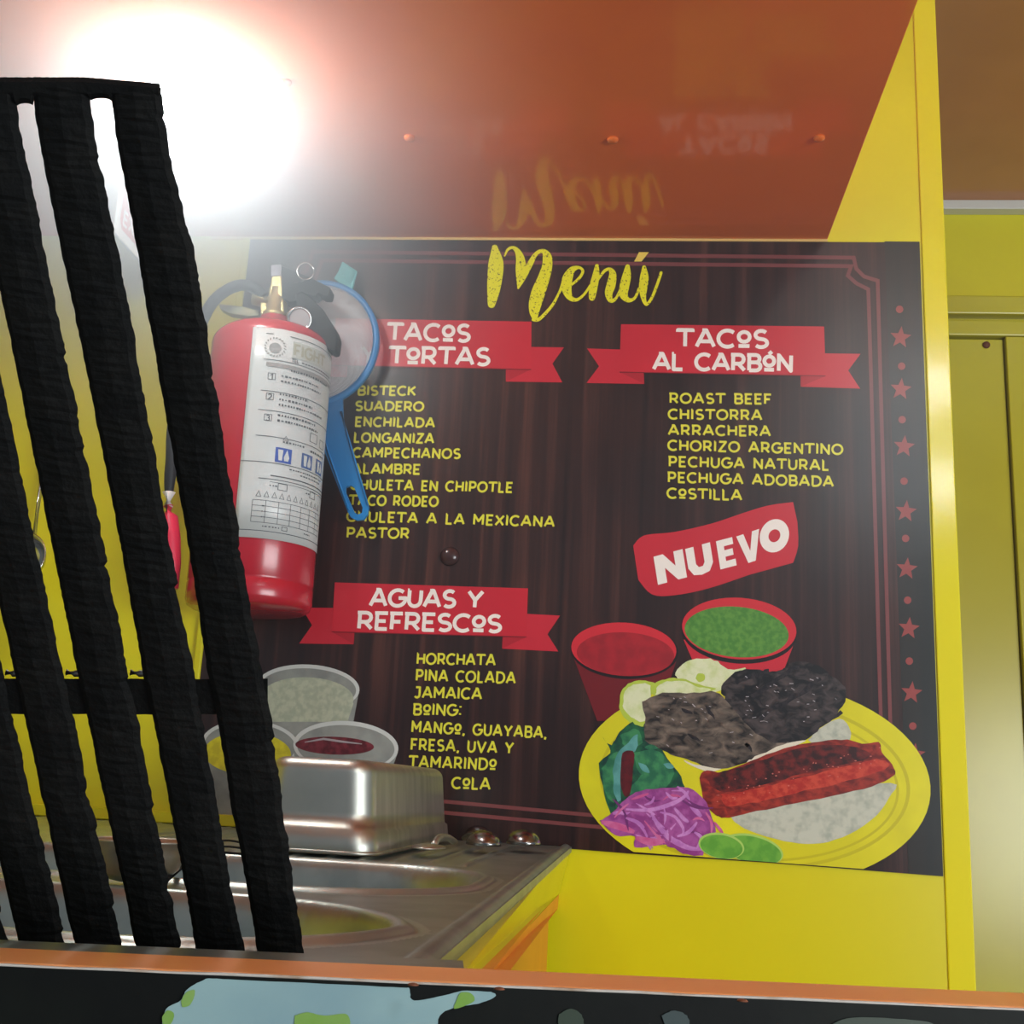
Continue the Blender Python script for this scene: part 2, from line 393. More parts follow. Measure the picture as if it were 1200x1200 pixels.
# yellow vertical fold left of the poster
xs = on_y(284, 340, YW).x
struct('trim_3', xs-.006, xs+.004, YW-.006, YW-.0003, zt+.002, ZS-.002, yellow, bv=.002)
# ---- overhead cabinet: glossy orange underside
xe = (on_z(975, 282, ZS).x + on_z(1066, 5, ZS).x)/2
oc = empty('overhead_cabinet', (0, .9, ZS))
boxo('bottom_panel', wall_l+.001, xe, .12, YW-.004, ZS, ZS+.018, orange, oc, .001)
boxo('cabinet_front', wall_l+.001, xe, .12, .138, ZS+.018, ZS+.42, orange, oc, .001)
boxo('cabinet_side', xe-.018, xe, .138, YW-.004, ZS+.018, ZS+.42, orange, oc, .001)
boxo('edge_trim', tl.x-.05, xe, YW-.0038, YW-.0004, ZS-.003, ZS+.003, mat('cream_sealant', (226,186,110), .4), oc)
for px, py in ((480,161),(718,163),(960,161),(335,96),(612,-40),(852,-36)):
    p = on_z(px, py, ZS); bm = bmesh.new(); lathe(bm, p, Vector((0,0,-1)), [(.0065,0),(.006,.0025),(.003,.004),(.0005,.0042)], 20)
    bmo('screw', bm, orange, oc, True)
adopt(oc)
tag(oc, 'glossy orange overhead cabinet above the menu board, screws in its underside', 'cabinet')
# ================================================================= MENU BOARD
TH = .0022
mb = empty('menu_board', (0, YW, .9))
def bottom_y(x): return float(np.interp(x, [200, 530, 666, 740, 900, 1105], [972, 985, 994.5, 1000.5, 1011, 1027]))
pts_t = [(x, 279+(x-290)*.0064) for x in np.linspace(290, 1077, 14)]
pts_b = [(x, bottom_y(x)) for x in np.linspace(1105, 212, 18)]
outl = pts_t + pts_b
bm = bmesh.new()
fv = [bm.verts.new(on_y(x, y, YW-TH)) for x, y in outl]; bv_ = [bm.verts.new(on_y(x, y, YW-TH)+Vector((0, TH-.0003, 0))) for x, y in outl]
bm.faces.new(fv); bm.faces.new(bv_[::-1])
for i in range(len(fv)): bm.faces.new((fv[i], bv_[i], bv_[(i+1) % len(fv)], fv[(i+1) % len(fv)]))
bmo('panel', bm, wood, mb)
LV = [0]
def P(level): 
    LV[0] += 1; off = TH + .00025 + level*.00013 + (LV[0] % 30)*3e-6
    p = Print(lambda x, y: on_y(x, y, YW-TH*0) - Vector((0, off, 0))); p.px = True; return p
Print.px = False
P(0).poly([(1036,283.8),(1077,284.2),(1104.6,1026.5),(1064,1023)]).out('margin_gloss_tone', margin_tone, mb)  # gloss and haze variation painted in as a darker right margin
# border
def border(k):
    a = P(1); L = []
    o_ = 10*k
    top = [(367+o_*1.1, 296+o_), (1000-o_*.3, 303+o_)]
    notch = [(1003-o_,316+o_*.8),(1012-o_*.9,325+o_*.8),(1028-o_*1.1,330+o_)]
    right = [(1028-o_*1.1+ (y-330)*.0285, y) for y in (430, 600, 800, 985-o_*1.4)]
    bot = [(x, 969-o_*1.3+(x-700)*.094 if x < 745 else 973+ (x-745)*.06-o_*1.3) for x in (1030, 900, 745, 531, 400, 250+o_)]
    bot = [(x, min(y, 990-o_)) for x, y in bot]
    left = [(318+o_*1.2-(y-340)*.1, y) for y in (900, 700, 500, 340+o_)]
    n2 = [(340+o_, 333+o_*.8), (360+o_, 318+o_)]
    a.line(top+notch+right+bot+left+n2, 4.4, True); return a
border(0).out('border_line', p_border, mb); border(1).out('border_line', p_border, mb)
def sh(level, pts, m, name='print_shape', cl=False, label=None):
    if cl: pts = clip(pts, (666,992.5), (1105,1025))
    return P(level).tri(pts).out(name, m, mb, label)
# banners
def banner(main, lt, rt, fl, lettering, lab):
    for t_, fold in ((lt, fl[0]), (rt, fl[1])):
        if t_:
            o = sh(2, t_, p_redtail, 'banner_tail'); sh(3, fold, p_red2, 'banner_fold')
    b = P(4).tri(main).out('banner', p_red, mb, lab)
    P(4.3).line([main[3], main[2]], 1.1).out('banner_fold_line', p_line, mb)
    pr = P(5)
    for a in lettering: text(pr, *a)
    pr.out('banner_lettering', p_white, mb)
banner([(394,374),(623,378),(622.5,434),(389,429)],
  [(362,400),(393,401),(392,429),(408,430),(407,443),(356,441),(368,420)],
  [(622,407.5),(661,408),(647.5,427),(659,449),(593,448),(593,434),(622,434)],
  ([(389,429),(407,430),(407,443)], [(593,434),(622,434),(593,448)]),
  [('TACoS',(455,399),(550,401),18.5,4.3,.22),('Y',(424,426),(440,426.5),18.5,4.3),('ToRTAS',(457,426.5),(573,428.5),18.5,4.3,.2)], 'red banner reading TACOS Y TORTAS')
banner([(727.7,381),(965.3,383.7),(967,441.6),(726,437)],
  [(688,409.3),(727,410.4),(727,438),(754.4,438),(755,450.8),(687.3,449.7),(702,430.2)],
  [(966,415),(1008,415.6),(993.5,435),(1007.5,456.3),(937.8,454),(937.8,440.5),(966,441)],
  ([(726,437),(754.4,438),(755,450.8)], [(937.8,440.5),(967,441.6),(937.8,454)]),
  [('TACoS',(794,406.8),(899,408),19,4.5,.22),('AL CARBqN',(766,433.5),(927.5,435.7),18,4.5,.2)], 'red banner reading TACOS AL CARBON')
banner([(393,683),(619,690),(617,746.8),(389.6,740.8)],
  [(354,712.5),(391,712.8),(390,741),(416,741.7),(415,755.3),(351.3,754.4),(366.3,733)],
  [(618,719.8),(656.5,721.8),(641.7,743.6),(654.5,763.8),(588.7,760.4),(589.3,746.8),(617,747)],
  ([(389.6,740.8),(416,741.7),(415,755.3)], [(589.3,746.8),(617,746.8),(588.7,760.4)]),
  [('AGUAS Y',(434.5,710),(564.7,712.3),18.5,4.4,.2),('REFRESCoS',(420,736.8),(586.5,740.8),18.5,4.4,.2)], 'red banner reading AGUAS Y REFRESCOS')
lines = [('BISTECK',420,463.5,487,464,10),('SUADERO',417,481.5,496,482.3,10),('ENCHILADA',417,500,509,501.3,10),('LONGANIZA',415.6,518.6,508,519.8,10.3),
('CAMPECHANOS',414,536.3,539,537.7,10.5),('ALAMBRE',413,555.2,492,556,10.5),('CHULETA EN CHIPOTLE',411,573.7,600,577.4,10.8),('TACO RODEO',410,592,513,593.8,10.8),
('CHULETA A LA MEXICANA',407,611,649,617.6,11),('PASTOR',407,630.3,479,631.2,11),
('ROAST BEEF',785,472.8,903,474,10.8),('CHISTORRA',783.5,491.5,892,492.8,10.8),('ARRACHERA',783.5,510,902,511.5,10.8),('CHORIZO ARGENTINO',783,528,986.5,533,11),
('PECHUGA NATURAL',784,547,970.4,551.5,11),('PECHUGA ADOBADA',783,565.4,975.6,570.6,11),('CoSTILLA',782,584,868.5,586.5,11),
('HORCHATA',489,778,580,779.8,11.8),('PINA COLADA',488,797.5,603.5,800.8,12),('JAMAICA',486,817.5,564,819.3,12),('BoING:',485,837.4,540,838.4,12),
('MANGo, GUAYABA,',483,857.8,640,864.7,12),('FRESA, UVA Y',482,878.5,601,882.8,12.2),('TAMARINDo',480,898.5,581,902,12.3),('CoLA',530,923.6,574,925,12.3)]
for s_, x0, y0, x1, y1, h in lines:
    o = text(P(2), s_, (x0,y0), (x1,y1), h, 2.5, .3 if len(s_) > 8 else .26).out('menu_lettering', p_text, mb)
# script title
Z = lambda x, y: (560+x*.1917, 280+y*.1917)
pr = P(6)
for st in [[(105,60,18),(112,150,46),(105,250,46),(96,330,38),(85,405,24)],
 [(165,110,5),(185,72,8),(215,60,10),(245,85,18),(262,135,28),(262,200,31),(252,270,14),(248,306,6)],
 [(248,306,7),(285,235,15),(320,160,18),(360,95,12),(400,82,14),(424,115,28),(424,175,32),(402,250,37),(372,330,43),(352,400,40),(346,455,30),(352,498,14)],
 [(338,500,9),(370,500,10),(410,465,10),(460,405,9),(500,330,8),(530,265,14),(560,215,12)],
 [(572,288,7),(618,248,9),(642,205,9),(620,182,9),(578,195,20),(548,250,32),(544,315,30),(565,365,18),(605,378,10),(650,345,8),(695,280,8)],
 [(728,172,12),(722,230,22),(706,305,26),(698,365,20)],
 [(730,265,6),(770,207,9),(803,192,11),(824,222,22),(815,285,28),(800,338,24),(812,382,15),(842,372,9),(872,315,8)],
 [(915,176,14),(910,230,27),(896,295,30),(890,345,27),(918,380,15),(958,368,9),(985,310,8)],
 [(1016,180,12),(1017,240,27),(1010,305,26),(1012,365,16),(1030,406,10),(1062,368,9),(1092,295,9),(1120,213,9)]]:
    sp = spline(st, 8); pr.line([Z(a, b) for a, b, c in sp], [max(c*2*.1917*.98, 1.2) for a, b, c in sp])
    for q in (sp[0], sp[-1]): pr.ell(*Z(q[0], q[1]), q[2]*.1917*.98, n=12)
pr.out('title_lettering', p_menu, mb, 'yellow speckled script title')
P(6).tri([Z(985,88),Z(1045,88),Z(1000,145),Z(955,145)]).out('title_accent', p_menu_acc, mb)
# stars and dots
for x, y in ((1054.7,396.5),(1055,457),(1058.8,524),(1061,600),(1062,667),(1064.4,736.7),(1067.5,812),(1071,884)):
    P(2).tri([(x+(13 if k%2==0 else 5.6)*math.sin(math.pi*k/5+.1), y-(13.5 if k%2==0 else 5.8)*math.cos(math.pi*k/5+.1)) for k in range(10)]).out('star', p_star, mb)
for x, y in ((1053.6,363.5),(1056,430),(1056.6,492.6),(1058.8,564.5),(1060.6,631.5),(1063,703.8),(1065,775),(1069,851)):
    P(2).ell(x, y, 4.4, n=16).out('dot', p_star, mb)
# NUEVO brush stroke
band = spline([(742,640),(755,628),(790,624),(834,614),(870,602),(900,593),(929,589)], 4) + spline([(934,612),(935,640),(929,660)], 3) + spline([(878,674),(830,690),(790,698),(764,697),(748,680)], 4)
sh(2, [tuple(q) for q in band], p_redtail, 'brush_stroke', label='red brush stroke behind NUEVO')
def block(ch, x0, y0, x1, y1, h):  # heavy slanted capitals
    dx = np.array((x1-x0, y1-y0), float); up = np.array((-dx[1], dx[0])); up = np.array((-.16, -1.0))*h
    q = lambda a, b: tuple(np.array((x0, y0))+dx*a+up*b)
    S_ = {'N': [[(0,0),(0,1),(.32,1),(.68,.5),(.68,1),(1,1),(1,0),(.7,0),(.32,.52),(.32,0)]],
          'U': [[(0,1),(.33,1),(.33,.38),(.42,.26),(.58,.26),(.67,.38),(.67,1),(1,1),(1,.3),(.82,.03),(.5,-.03),(.18,.03),(0,.3)]],
          'E': [[(0,0),(0,1),(1,1),(1,.76),(.42,.76),(.42,.62),(.92,.62),(.92,.39),(.42,.39),(.42,.24),(1,.24),(1,0)]],
          'V': [[(-.05,1),(.3,1),(.5,.38),(.72,1),(1.07,1),(.68,0),(.32,0)]]}
    pr = P(5)
    if ch == 'O':
        n = 32
        for k in range(n):
            t0, t1 = 2*math.pi*k/n, 2*math.pi*(k+1)/n
            pr.poly([q(.5+.5*math.cos(t0),.5+.52*math.sin(t0)), q(.5+.5*math.cos(t1),.5+.52*math.sin(t1)), q(.5+.2*math.cos(t1),.5+.2*math.sin(t1)), q(.5+.2*math.cos(t0),.5+.2*math.sin(t0))])
    else:
        for s_ in S_[ch]: pr.tri([q(a, b) for a, b in s_])
    pr.out('brush_lettering', p_white, mb)
block('N', 771,686, 805,677, 33); block('U', 808,677, 837,669, 33); block('E', 844,668, 863,663, 33); block('V', 869,663, 893,655, 34); block('O', 893,652, 927,641, 36)
# --- printed food photo
sh(2, ellp(733,800,40,60), p_dk, 'cup_print')
sh(3, [(670,765),(700,845),(770,845),(794,770)], p_bodyr, 'cup_print')
for lv, e, m in ((4,(732,763,63,33,3),p_dk),(5,(731,761,61.5,31,3),p_rimr),(6,(733,767,57,25.5,3),p_salsa)): sh(lv, ellp(*e), m, 'cup_print')
sh(3, [(801,750),(818,790),(900,796),(918,786),(931,752)], p_redtail, 'cup_print')
for lv, e, m in ((4,(866,742,67,36,4),p_dk),(5,(866,737,67,36,4),p_rimr),(6,(863,741,61,29.5,5),p_gsalsa)): sh(lv, ellp(*e), m, 'cup_print')
sh(7, ellp(884,917,206,121,4,72), p_plate, 'plate_print', True, 'yellow oval plate in the food picture')
def ring(level, e0, e1, m, name):
    pr = P(level); a, b = ellp(*e0, 72), ellp(*e1, 72)
    for i in range(72):
        q = [a[i], a[(i+1)%72], b[(i+1)%72], b[i]]
        q = clip(q, (666,992.5), (1105,1025))
        if len(q) >= 3: pr.poly(q)
    pr.out(name, m, mb)
ring(7.5, (884,917,182,101,4), (884,917,178,97,4), p_plate_d, 'plate_rim_print')
ring(7.5, (884,919,169,90,4), (884,919,166,87,4), p_plate_d, 'plate_rim_print')
def blob(level, pts, m, name, n=4, cl=False, jag=0):
    q = spline(list(pts)+[pts[0]], n)[:-1]; q = [(a+random.uniform(-jag,jag), b+random.uniform(-jag,jag)) for a, b in q]
    return sh(level, q, m, name, cl)
K = lambda x, y: (720+x*.2833, 760+y*.2833)
T = lambda L_: [K(*p) for p in L_]
blob(8, T([(20,240),(30,180),(70,140),(130,135),(170,150),(150,200),(120,320),(70,310),(35,280)]), p_onw2, 'cucumber_print', jag=.6)
blob(8.2, T([(35,230),(45,180),(80,150),(140,148),(150,200),(125,300),(80,290),(45,260)]), p_onw, 'cucumber_print', jag=.8)
blob(8.4, T([(155,190),(165,150),(210,128),(280,125),(350,150),(420,170),(300,200),(200,205)]), p_onw2, 'cucumber_print', jag=.6)
blob(8.5, T([(170,190),(180,155),(220,138),(280,135),(350,160),(400,172),(300,195),(200,200)]), p_onw, 'cucumber_print', jag=.8)
blob(8.6, T([(250,110),(280,65),(340,42),(410,48),(470,85),(545,88),(440,175),(350,180),(290,150)]), p_onw, 'cucumber_print', jag=1)
blob(8.7, T([(335,125),(345,105),(370,108),(372,130),(350,140)]), p_onw2, 'cucumber_print')
blob(9, T([(800,380),(850,330),(930,290),(975,340),(960,385),(860,410)]), p_tort, 'tortilla_print', jag=.5)
blob(9, T([(480,695),(560,670),(800,600),(1140,555),(1130,620),(1060,710),(940,780),(820,808),(700,795),(560,755),(500,720)]), p_tort, 'tortilla_print', jag=.4)
G2 = T([(-60,330),(0,330),(40,305),(110,320),(150,400),(250,440),(270,480),(230,560),(120,600),(40,640),(-20,680),(-65,600),(-60,480),(-40,420)])
G2 = [(a-3, b) for a, b in G2]
blob(8.8, [(702,862),(716,872),(727,858),(738,847),(752,852),(760,846),(770,870),(795,905),(800,925),(780,940),(770,960),(740,968),(722,965),(708,930),(703,895),(716,880)], p_g1, 'nopal_print', jag=1.5)
for a in ([(706,900),(722,880),(730,905),(720,940),(708,925)], [(742,882),(770,880),(790,905),(775,925),(750,905)], [(738,925),(760,905),(785,935),(765,955),(742,950)], [(727,862),(745,855),(752,870),(735,880)]):
    blob(8.9, a, p_g2, 'nopal_print', jag=1.2)
blob(9, [(718,905),(722,885),(737,870),(747,860),(746,878),(736,885),(728,905),(727,940),(720,930)], p_teal, 'nopal_print', jag=.8)
blob(9.1, [(729,883),(734,880),(743,882),(742,900),(739,928),(732,933),(727,915)], p_dred, 'chili_print', jag=.4)
rq = random.Random(5)
for k in range(34):
    a, b = rq.uniform(708,795), rq.uniform(862,955)
    if (a-748)**2/47**2+(b-908)**2/50**2 > .85 or (a < 745 and 870 < b < 935): continue
    an = rq.uniform(0, math.pi); l_ = rq.uniform(5,12); c_, s_ = math.cos(an)*l_, math.sin(an)*l_
    w2 = rq.uniform(2,4)
    blob(9.05+k*.01, [(a-c_,b-s_),(a-s_*w2/l_,b+c_*w2/l_),(a+c_,b+s_),(a+s_*w2/l_,b-c_*w2/l_)], rq.choice([p_g1,p_g2,p_g2,p_teal,p_dk]) if k % 6 else p_g2, 'nopal_print', 3)
# steaks
blob(10, T([(455,200),(440,160),(500,100),(560,85),(640,95),(690,90),(740,60),(830,65),(890,110),(950,160),(950,220),(900,290),(850,330),(780,385),(640,430),(560,330),(480,270)]), p_steak2, 'grilled_steak_print', jag=1.2)
blob(10.2, T([(115,225),(200,185),(330,185),(420,178),(470,230),(560,330),(660,390),(720,385),(600,440),(540,470),(440,495),(340,475),(270,450),(200,420),(130,380),(125,290)]), p_steak, 'grilled_steak_print', jag=1.2)
for a, b, c, d, wdt in [(500,140,640,90,22),(560,200,760,75,26),(600,290,850,130,28),(660,350,930,190,26),(740,370,940,260,18)]:
    n = 9; pr = P(10.4); pts = [K(a+(c-a)*k/n+random.uniform(-6,6), b+(d-b)*k/n+random.uniform(-8,8)) for k in range(n+1)]
    pr.line(pts, [wdt*.2833*random.uniform(.5,1) for _ in pts]).out('grill_mark_print', p_char, mb)
for _ in range(26):
    a, b = random.uniform(160,640), random.uniform(215,450)
    if b > 385+ (a-300)*.1 or a < 230 or b < 215+(a-420)*.9 or a < 200 and b > 360: continue
    l_ = random.uniform(25,70); an = math.radians(random.uniform(25,60))
    pts = [K(a+l_*math.cos(an)*k/4+random.uniform(-5,5), b+l_*math.sin(an)*k/4) for k in range(5)]
    P(10.5).line(pts, [1,3.5,4.5,3,1]).out('grill_mark_print', p_char, mb)
gl = P(10.8)
for _ in range(70):
    a, b = random.uniform(170,920), random.uniform(110,440)
    if b < 190 and a < 470: continue
    if b > 420-(a-500)*.35 and a > 500: continue
    if b > 400 and a < 260: continue
    an = random.uniform(-.2,.8); q = K(a, b); l_ = random.uniform(1.5,5)
    gl.line([q, (q[0]+l_*math.cos(an), q[1]+l_*math.sin(an))], random.uniform(.5,1.1))
gl.out('meat_glint_print', p_glint, mb)
blob(10.3, T([(285,460),(340,482),(400,480),(450,492),(400,510),(355,500),(300,475)]), p_tort_e, 'tortilla_print')
blob(10.3, T([(525,470),(600,430),(700,395),(790,380),(740,405),(640,440),(560,468)]), p_tort_e, 'tortilla_print')
blob(11, T([(350,540),(370,505),(450,510),(560,468),(700,415),(850,385),(960,378),(1040,395),(1090,388),(1105,430),(1155,495),(1150,530),(1060,570),(900,610),(700,650),(560,680),(470,700),(420,690),(375,640)]), p_sausage, 'chorizo_print', jag=.7)
blob(11.2, T([(380,540),(420,515),(560,480),(700,430),(860,400),(1000,410),(1060,440),(1000,470),(860,500),(700,540),(540,580),(430,590)]), p_sausage_d, 'chorizo_print', jag=1)
blob(11.3, T([(440,600),(560,585),(700,550),(860,510),(1000,480),(1100,460),(1130,490),(1000,540),(860,570),(700,610),(560,640),(460,650)]), p_sausage_r, 'chorizo_print', jag=1.2)
gl = P(11.6)
for _ in range(45):
    a = random.uniform(420,1100); b = 620-(a-400)*.22+random.uniform(-60,30); q = K(a, b)
    gl.ell(q[0], q[1], random.uniform(.5,1.5), random.uniform(.4,.9), n=6)
gl.out('meat_glint_print', mat('print_chorizo_glint', (196,110,96), PR), mb)
# onions
Q = lambda x, y: (700+x/6, 820+y/6)
blob(12, [Q(*p) for p in [(20,850),(110,790),(200,700),(300,640),(500,620),(640,620),(750,700),(790,800),(830,930),(720,1000),(740,1090),(600,1080),(480,1020),(270,1040),(260,960),(130,950)]], p_on1, 'onion_print', cl=True, jag=.6)
on = [([(200,770),(360,775),(500,740),(600,690),(640,640)],30,p_on2),([(560,610),(620,660),(650,720)],22,p_on2),([(380,800),(440,900),(520,980),(640,1040),(740,1050)],40,p_on2),
([(200,830),(280,860),(330,900)],26,p_on2),([(110,800),(180,790)],26,p_on2),([(270,970),(380,1000),(470,990)],55,p_on3),([(30,860),(150,890),(260,930)],50,p_on3),
([(640,720),(690,780),(730,820)],36,p_on2),([(540,760),(600,830),(640,860)],28,p_on2),([(440,790),(540,820),(600,900),(600,950)],22,p_on2),([(700,860),(640,930),(560,960)],26,p_on2),
([(240,700),(300,680),(360,660)],20,p_on3),([(400,680),(380,720),(330,740)],18,p_on2),([(480,650),(520,690),(560,690)],20,p_on2),([(760,790),(800,860),(800,940)],20,p_on3),([(680,930),(730,970),(700,1040)],26,p_on2),([(220,730),(170,770),(120,830)],16,p_on3),([(820,860),(860,910),(880,940)],22,p_on3),([(520,640),(590,640),(640,660)],12,p_on2),([(330,850),(420,960),(480,1010)],16,p_on3)]
for k, (L_, wd, m) in enumerate(on):
    sp = spline([Q(*p) for p in L_], 5); n = len(sp); pts = [tuple(a) for a in sp]
    lv = 12.3+k*.08; P(lv).line(pts, [wd/6*(.35+.65*math.sin(math.pi*(i+.5)/n)) for i in range(n)]).out('onion_strip_print', m, mb)
for ql, cx, cy, a, b, r_ in ((14,882,995,36,17,14),(14.6,845,991,27,15,10)):
    sh(ql, ellp(cx, cy, a, b, r_), p_lime_e, 'lime_print', True); sh(ql+.2, ellp(cx, cy+1, a-2, b-1.6, r_), p_lime, 'lime_print', True)
for k in range(46):
    a, b = rq.uniform(712,835), rq.uniform(925,1000)
    if (a-775)**2/62**2+(b-963)**2/40**2 > .8: continue
    an = rq.gauss(.5,.7); l_ = rq.uniform(6,17); cv = rq.uniform(-.4,.4)
    pts = [(a+math.cos(an+cv*t_)*l_*t_, b+math.sin(an+cv*t_)*l_*t_) for t_ in (-1,-.5,0,.5,1)]
    if max(q[1] for q in pts) > 998: continue
    P(13.9+k*.01-1.5).line(pts, [.8,2.4,3.2,2.4,.8]).out('onion_strip_print', rq.choice([p_on2,p_on3,p_on2,p_on1,mats_onion_dark]), mb)
# lower left cups
def cup(lv, rim, inner, cont, body, cm):
    sh(lv, body, p_cupg, 'cup_print'); sh(lv+.3, ellp(*rim), p_cuprim, 'cup_print'); sh(lv+.6, ellp(*inner), p_cupg, 'cup_print'); sh(lv+.9, ellp(*cont), cm, 'cup_print')
cup(3, (362,806,60,27,3), (362,807,56,23.5,3), (361,818,54,24,2), [(303,806),(312,900),(405,900),(421,812)], p_cream)
sh(4.2, [(308,822),(415,824),(408,846),(312,846)], p_cream, 'cup_print')
cup(5, (294,873,57,29,3), (294,874,53,26,3), (291,883,51,25,2), [(238,878),(250,958),(330,962),(350,880)], p_yel)
cup(7, (406,875,61.5,30,3), (406,876,57,26,3), (393,874,46,10.5,2), [(345,880),(356,950),(440,955),(467,882)], p_maroon)
P(8.2).line([(358,870),(380,866),(400,869),(425,872)], [1,2.5,2.5,1]).out('meat_glint_print', p_glint, mb)
# domed screw through the board, scratches
c = on_y(527, 652, YW-TH); bm = bmesh.new(); lathe(bm, c, Vector((0,-1,0)), [(.0125,0),(.0115,.003),(.008,.006),(.003,.0072),(.0004,.0074)], 24)
bmo('screw_dome', bm, mat('dark_brown_dome', (62,36,34), .18), mb, True)
adopt(mb)
tag(mb, 'large dark wood-print menu board with red banners and yellow lists on the wall', 'menu board')
# ================================================================= SINK
A = on_z(667.7, 993.3, ZSINK); B = on_z(500, 1135, ZSINK)
ed = (B-A).normalized(); ed.z = 0; ed.normalize()          # along the right edge, toward the camera
si = Vector((ed.y, -ed.x, 0)); si = si if si.x < 0 else -si # across, to the left
A0 = A - ed*((A.y-(YW-.002))/ed.y) if abs(A.y-YW) > .001 else A
def sk(s, t, z_=0.): return A0 + si*s + ed*t + Vector((0,0,z_))
def st_of(p):
    d = p-A0; return d.dot(si), d.dot(ed)
LEN = .972; WID = 1.25
def rr(s, t, s0, s1, t0, t1, r_):
    cx, cy = (s0+s1)/2, (t0+t1)/2; dx, dy = abs(s-cx)-(s1-s0)/2+r_, abs(t-cy)-(t1-t0)/2+r_
    return math.hypot(max(dx,0), max(dy,0)) + min(max(dx,dy),0) - r_      # signed distance
bt = [st_of(on_z(*q, ZSINK))[1] for q in ((400,1012),(480,1051),(330,1057))]
basins = [(.034, .55, bt[0], bt[1], .085), (.032, .57, bt[2]+.004, LEN-.02, .10)]
def hz(s, t):
    z_ = 0.
    for s0, s1, t0, t1, r_ in basins:
        d = rr(s, t, s0, s1, t0, t1, r_)
        if d < 0:
            q = min(1, -d/.035); z_ = -.002-.16*(q*q*(3-2*q))**.9
        elif d < .012: z_ += .003*math.sin(math.pi*d/.012)
    td = basins[0][2]
    if .03 < t < td-.045 and .06 < s < 1.0: z_ += .0022*max(0, math.sin(2*math.pi*s/.028))**2*min(1, (td-.045-t)/.01, (t-.03)/.01)
    e = min(s, LEN-t, t)
    if s < .012: z_ += .003*math.sin(math.pi*s/.012)
    return z_
ns, nt = 300, 250
sg = np.concatenate([np.linspace(0, .40, 240), np.linspace(.402, .72, 80), np.linspace(.73, WID, 50)]); tg = np.linspace(0.0, LEN, 420)
vid = {}; V = []; 
for j, t_ in enumerate(tg):
    for i, s_ in enumerate(sg): V.append(sk(s_, t_, hz(s_, t_)))
n_ = len(sg); regs = {'deck': [], 'basin_1': [], 'basin_2': [], 'drainboard': []}
for j in range(len(tg)-1):
    for i in range(n_-1):
        s_, t_ = (sg[i]+sg[i+1])/2, (tg[j]+tg[j+1])/2
        k = 'deck'
        for q, bb in enumerate(basins):
            if rr(s_, t_, *bb) < .018: k = 'basin_%d' % (q+1)
        if k == 'deck' and .03 < t_ < basins[0][2]-.045 and .06 < s_ < 1.0: k = 'drainboard'
        regs[k].append((j*n_+i, j*n_+i+1, (j+1)*n_+i+1, (j+1)*n_+i))
snk = empty('double_sink', A0)
for k, fs in regs.items():
    ids = sorted({a for f_ in fs for a in f_}); mp = {a: i for i, a in enumerate(ids)}
    o = mesh('basin' if k.startswith('basin') else k, [V[a] for a in ids], [tuple(mp[a] for a in f_) for f_ in fs], steel if k != 'deck' else steel_worn, snk, True)
bm = bmesh.new()
def slab(bm, s0, s1, t0, t1, z0, z1):
    hexa(bm, [sk(s0,t0,z0),sk(s1,t0,z0),sk(s1,t1,z0),sk(s0,t1,z0),sk(s0,t0,z1),sk(s1,t0,z1),sk(s1,t1,z1),sk(s0,t1,z1)])
slab(bm, -.001, .006, 0, LEN, -.006, .0); bmo('deck_rim', bm, steel_worn, snk)
adopt(snk)
tag(snk, 'stainless steel double sink with ribbed drainboard under the menu board', 'sink')
# cabinet below the sink
cb = empty('sink_cabinet', sk(0, .5, -ZSINK))
TN = LEN; YN = sk(0, TN).y
def far_near(pf, pn):
    p, q = on_y(*pf, YW-.003), on_y(*pn, YN); return ((p-A0).dot(si), p.z-ZSINK), ((q-A0).dot(si), q.z-ZSINK)
u1 = far_near((655,1048), (545,1163)); u2 = far_near((653.5,1065), (578,1163))
def band(name, top, bot, m, thick):
    bm = bmesh.new(); (sa, za), (sb, zb_) = top; (sc_, zc_), (sd, zd) = bot
    hexa(bm, [sk(sc_,0,zc_), sk(sc_+thick,0,zc_), sk(sd+thick,TN,zd), sk(sd,TN,zd), sk(sa,0,za), sk(sa+thick,0,za), sk(sb+thick,TN,zb_), sk(sb,TN,zb_)])
    return bmo(name, bm, m, cb)
band('apron', ((.001,-.0062),(.001,-.0062)), u1, yellow, .006)
r0 = tuple((a_+.0, b_-.0004) for a_, b_ in u1)
band('rail', r0, u2, orange_paint, .006)
xP = sk(u2[0][0]+.006, 0).x; dd = ray(643.5, 1085); yP = CAM.y + dd.y*((xP-CAM.x)/dd.x); tP = max(.02, YW-yP)
bm = bmesh.new(); pf, pn = u2
hexa(bm, [sk(pf[0]+.006,tP,-.86), sk(pf[0]+.02,tP,-.86), sk(pn[0]+.02,TN,-.86), sk(pn[0]+.006,TN,-.86), sk(pf[0]+.006,tP,pf[1]-.001), sk(pf[0]+.02,tP,pf[1]-.001), sk(pn[0]+.02,TN,pn[1]-.001), sk(pn[0]+.006,TN,pn[1]-.001)])
bmo('side_panel', bm, orange_paint, cb)
bm = bmesh.new(); slab(bm, .20, .21, .0, LEN, -.86, -.17); bmo('inner_panel', bm, orange_paint, cb)
bm = bmesh.new(); slab(bm, .17, .199, .0, .03, -ZSINK, -.09); bmo('leg', bm, orange_paint, cb)
bm = bmesh.new(); slab(bm, .055, .084, LEN-.03, LEN, -ZSINK, -.09); bmo('leg', bm, orange_paint, cb)
print('CAB', u1, u2, tP)
adopt(cb)
tag(cb, 'yellow and orange painted metal cabinet carrying the steel sink', 'cabinet')
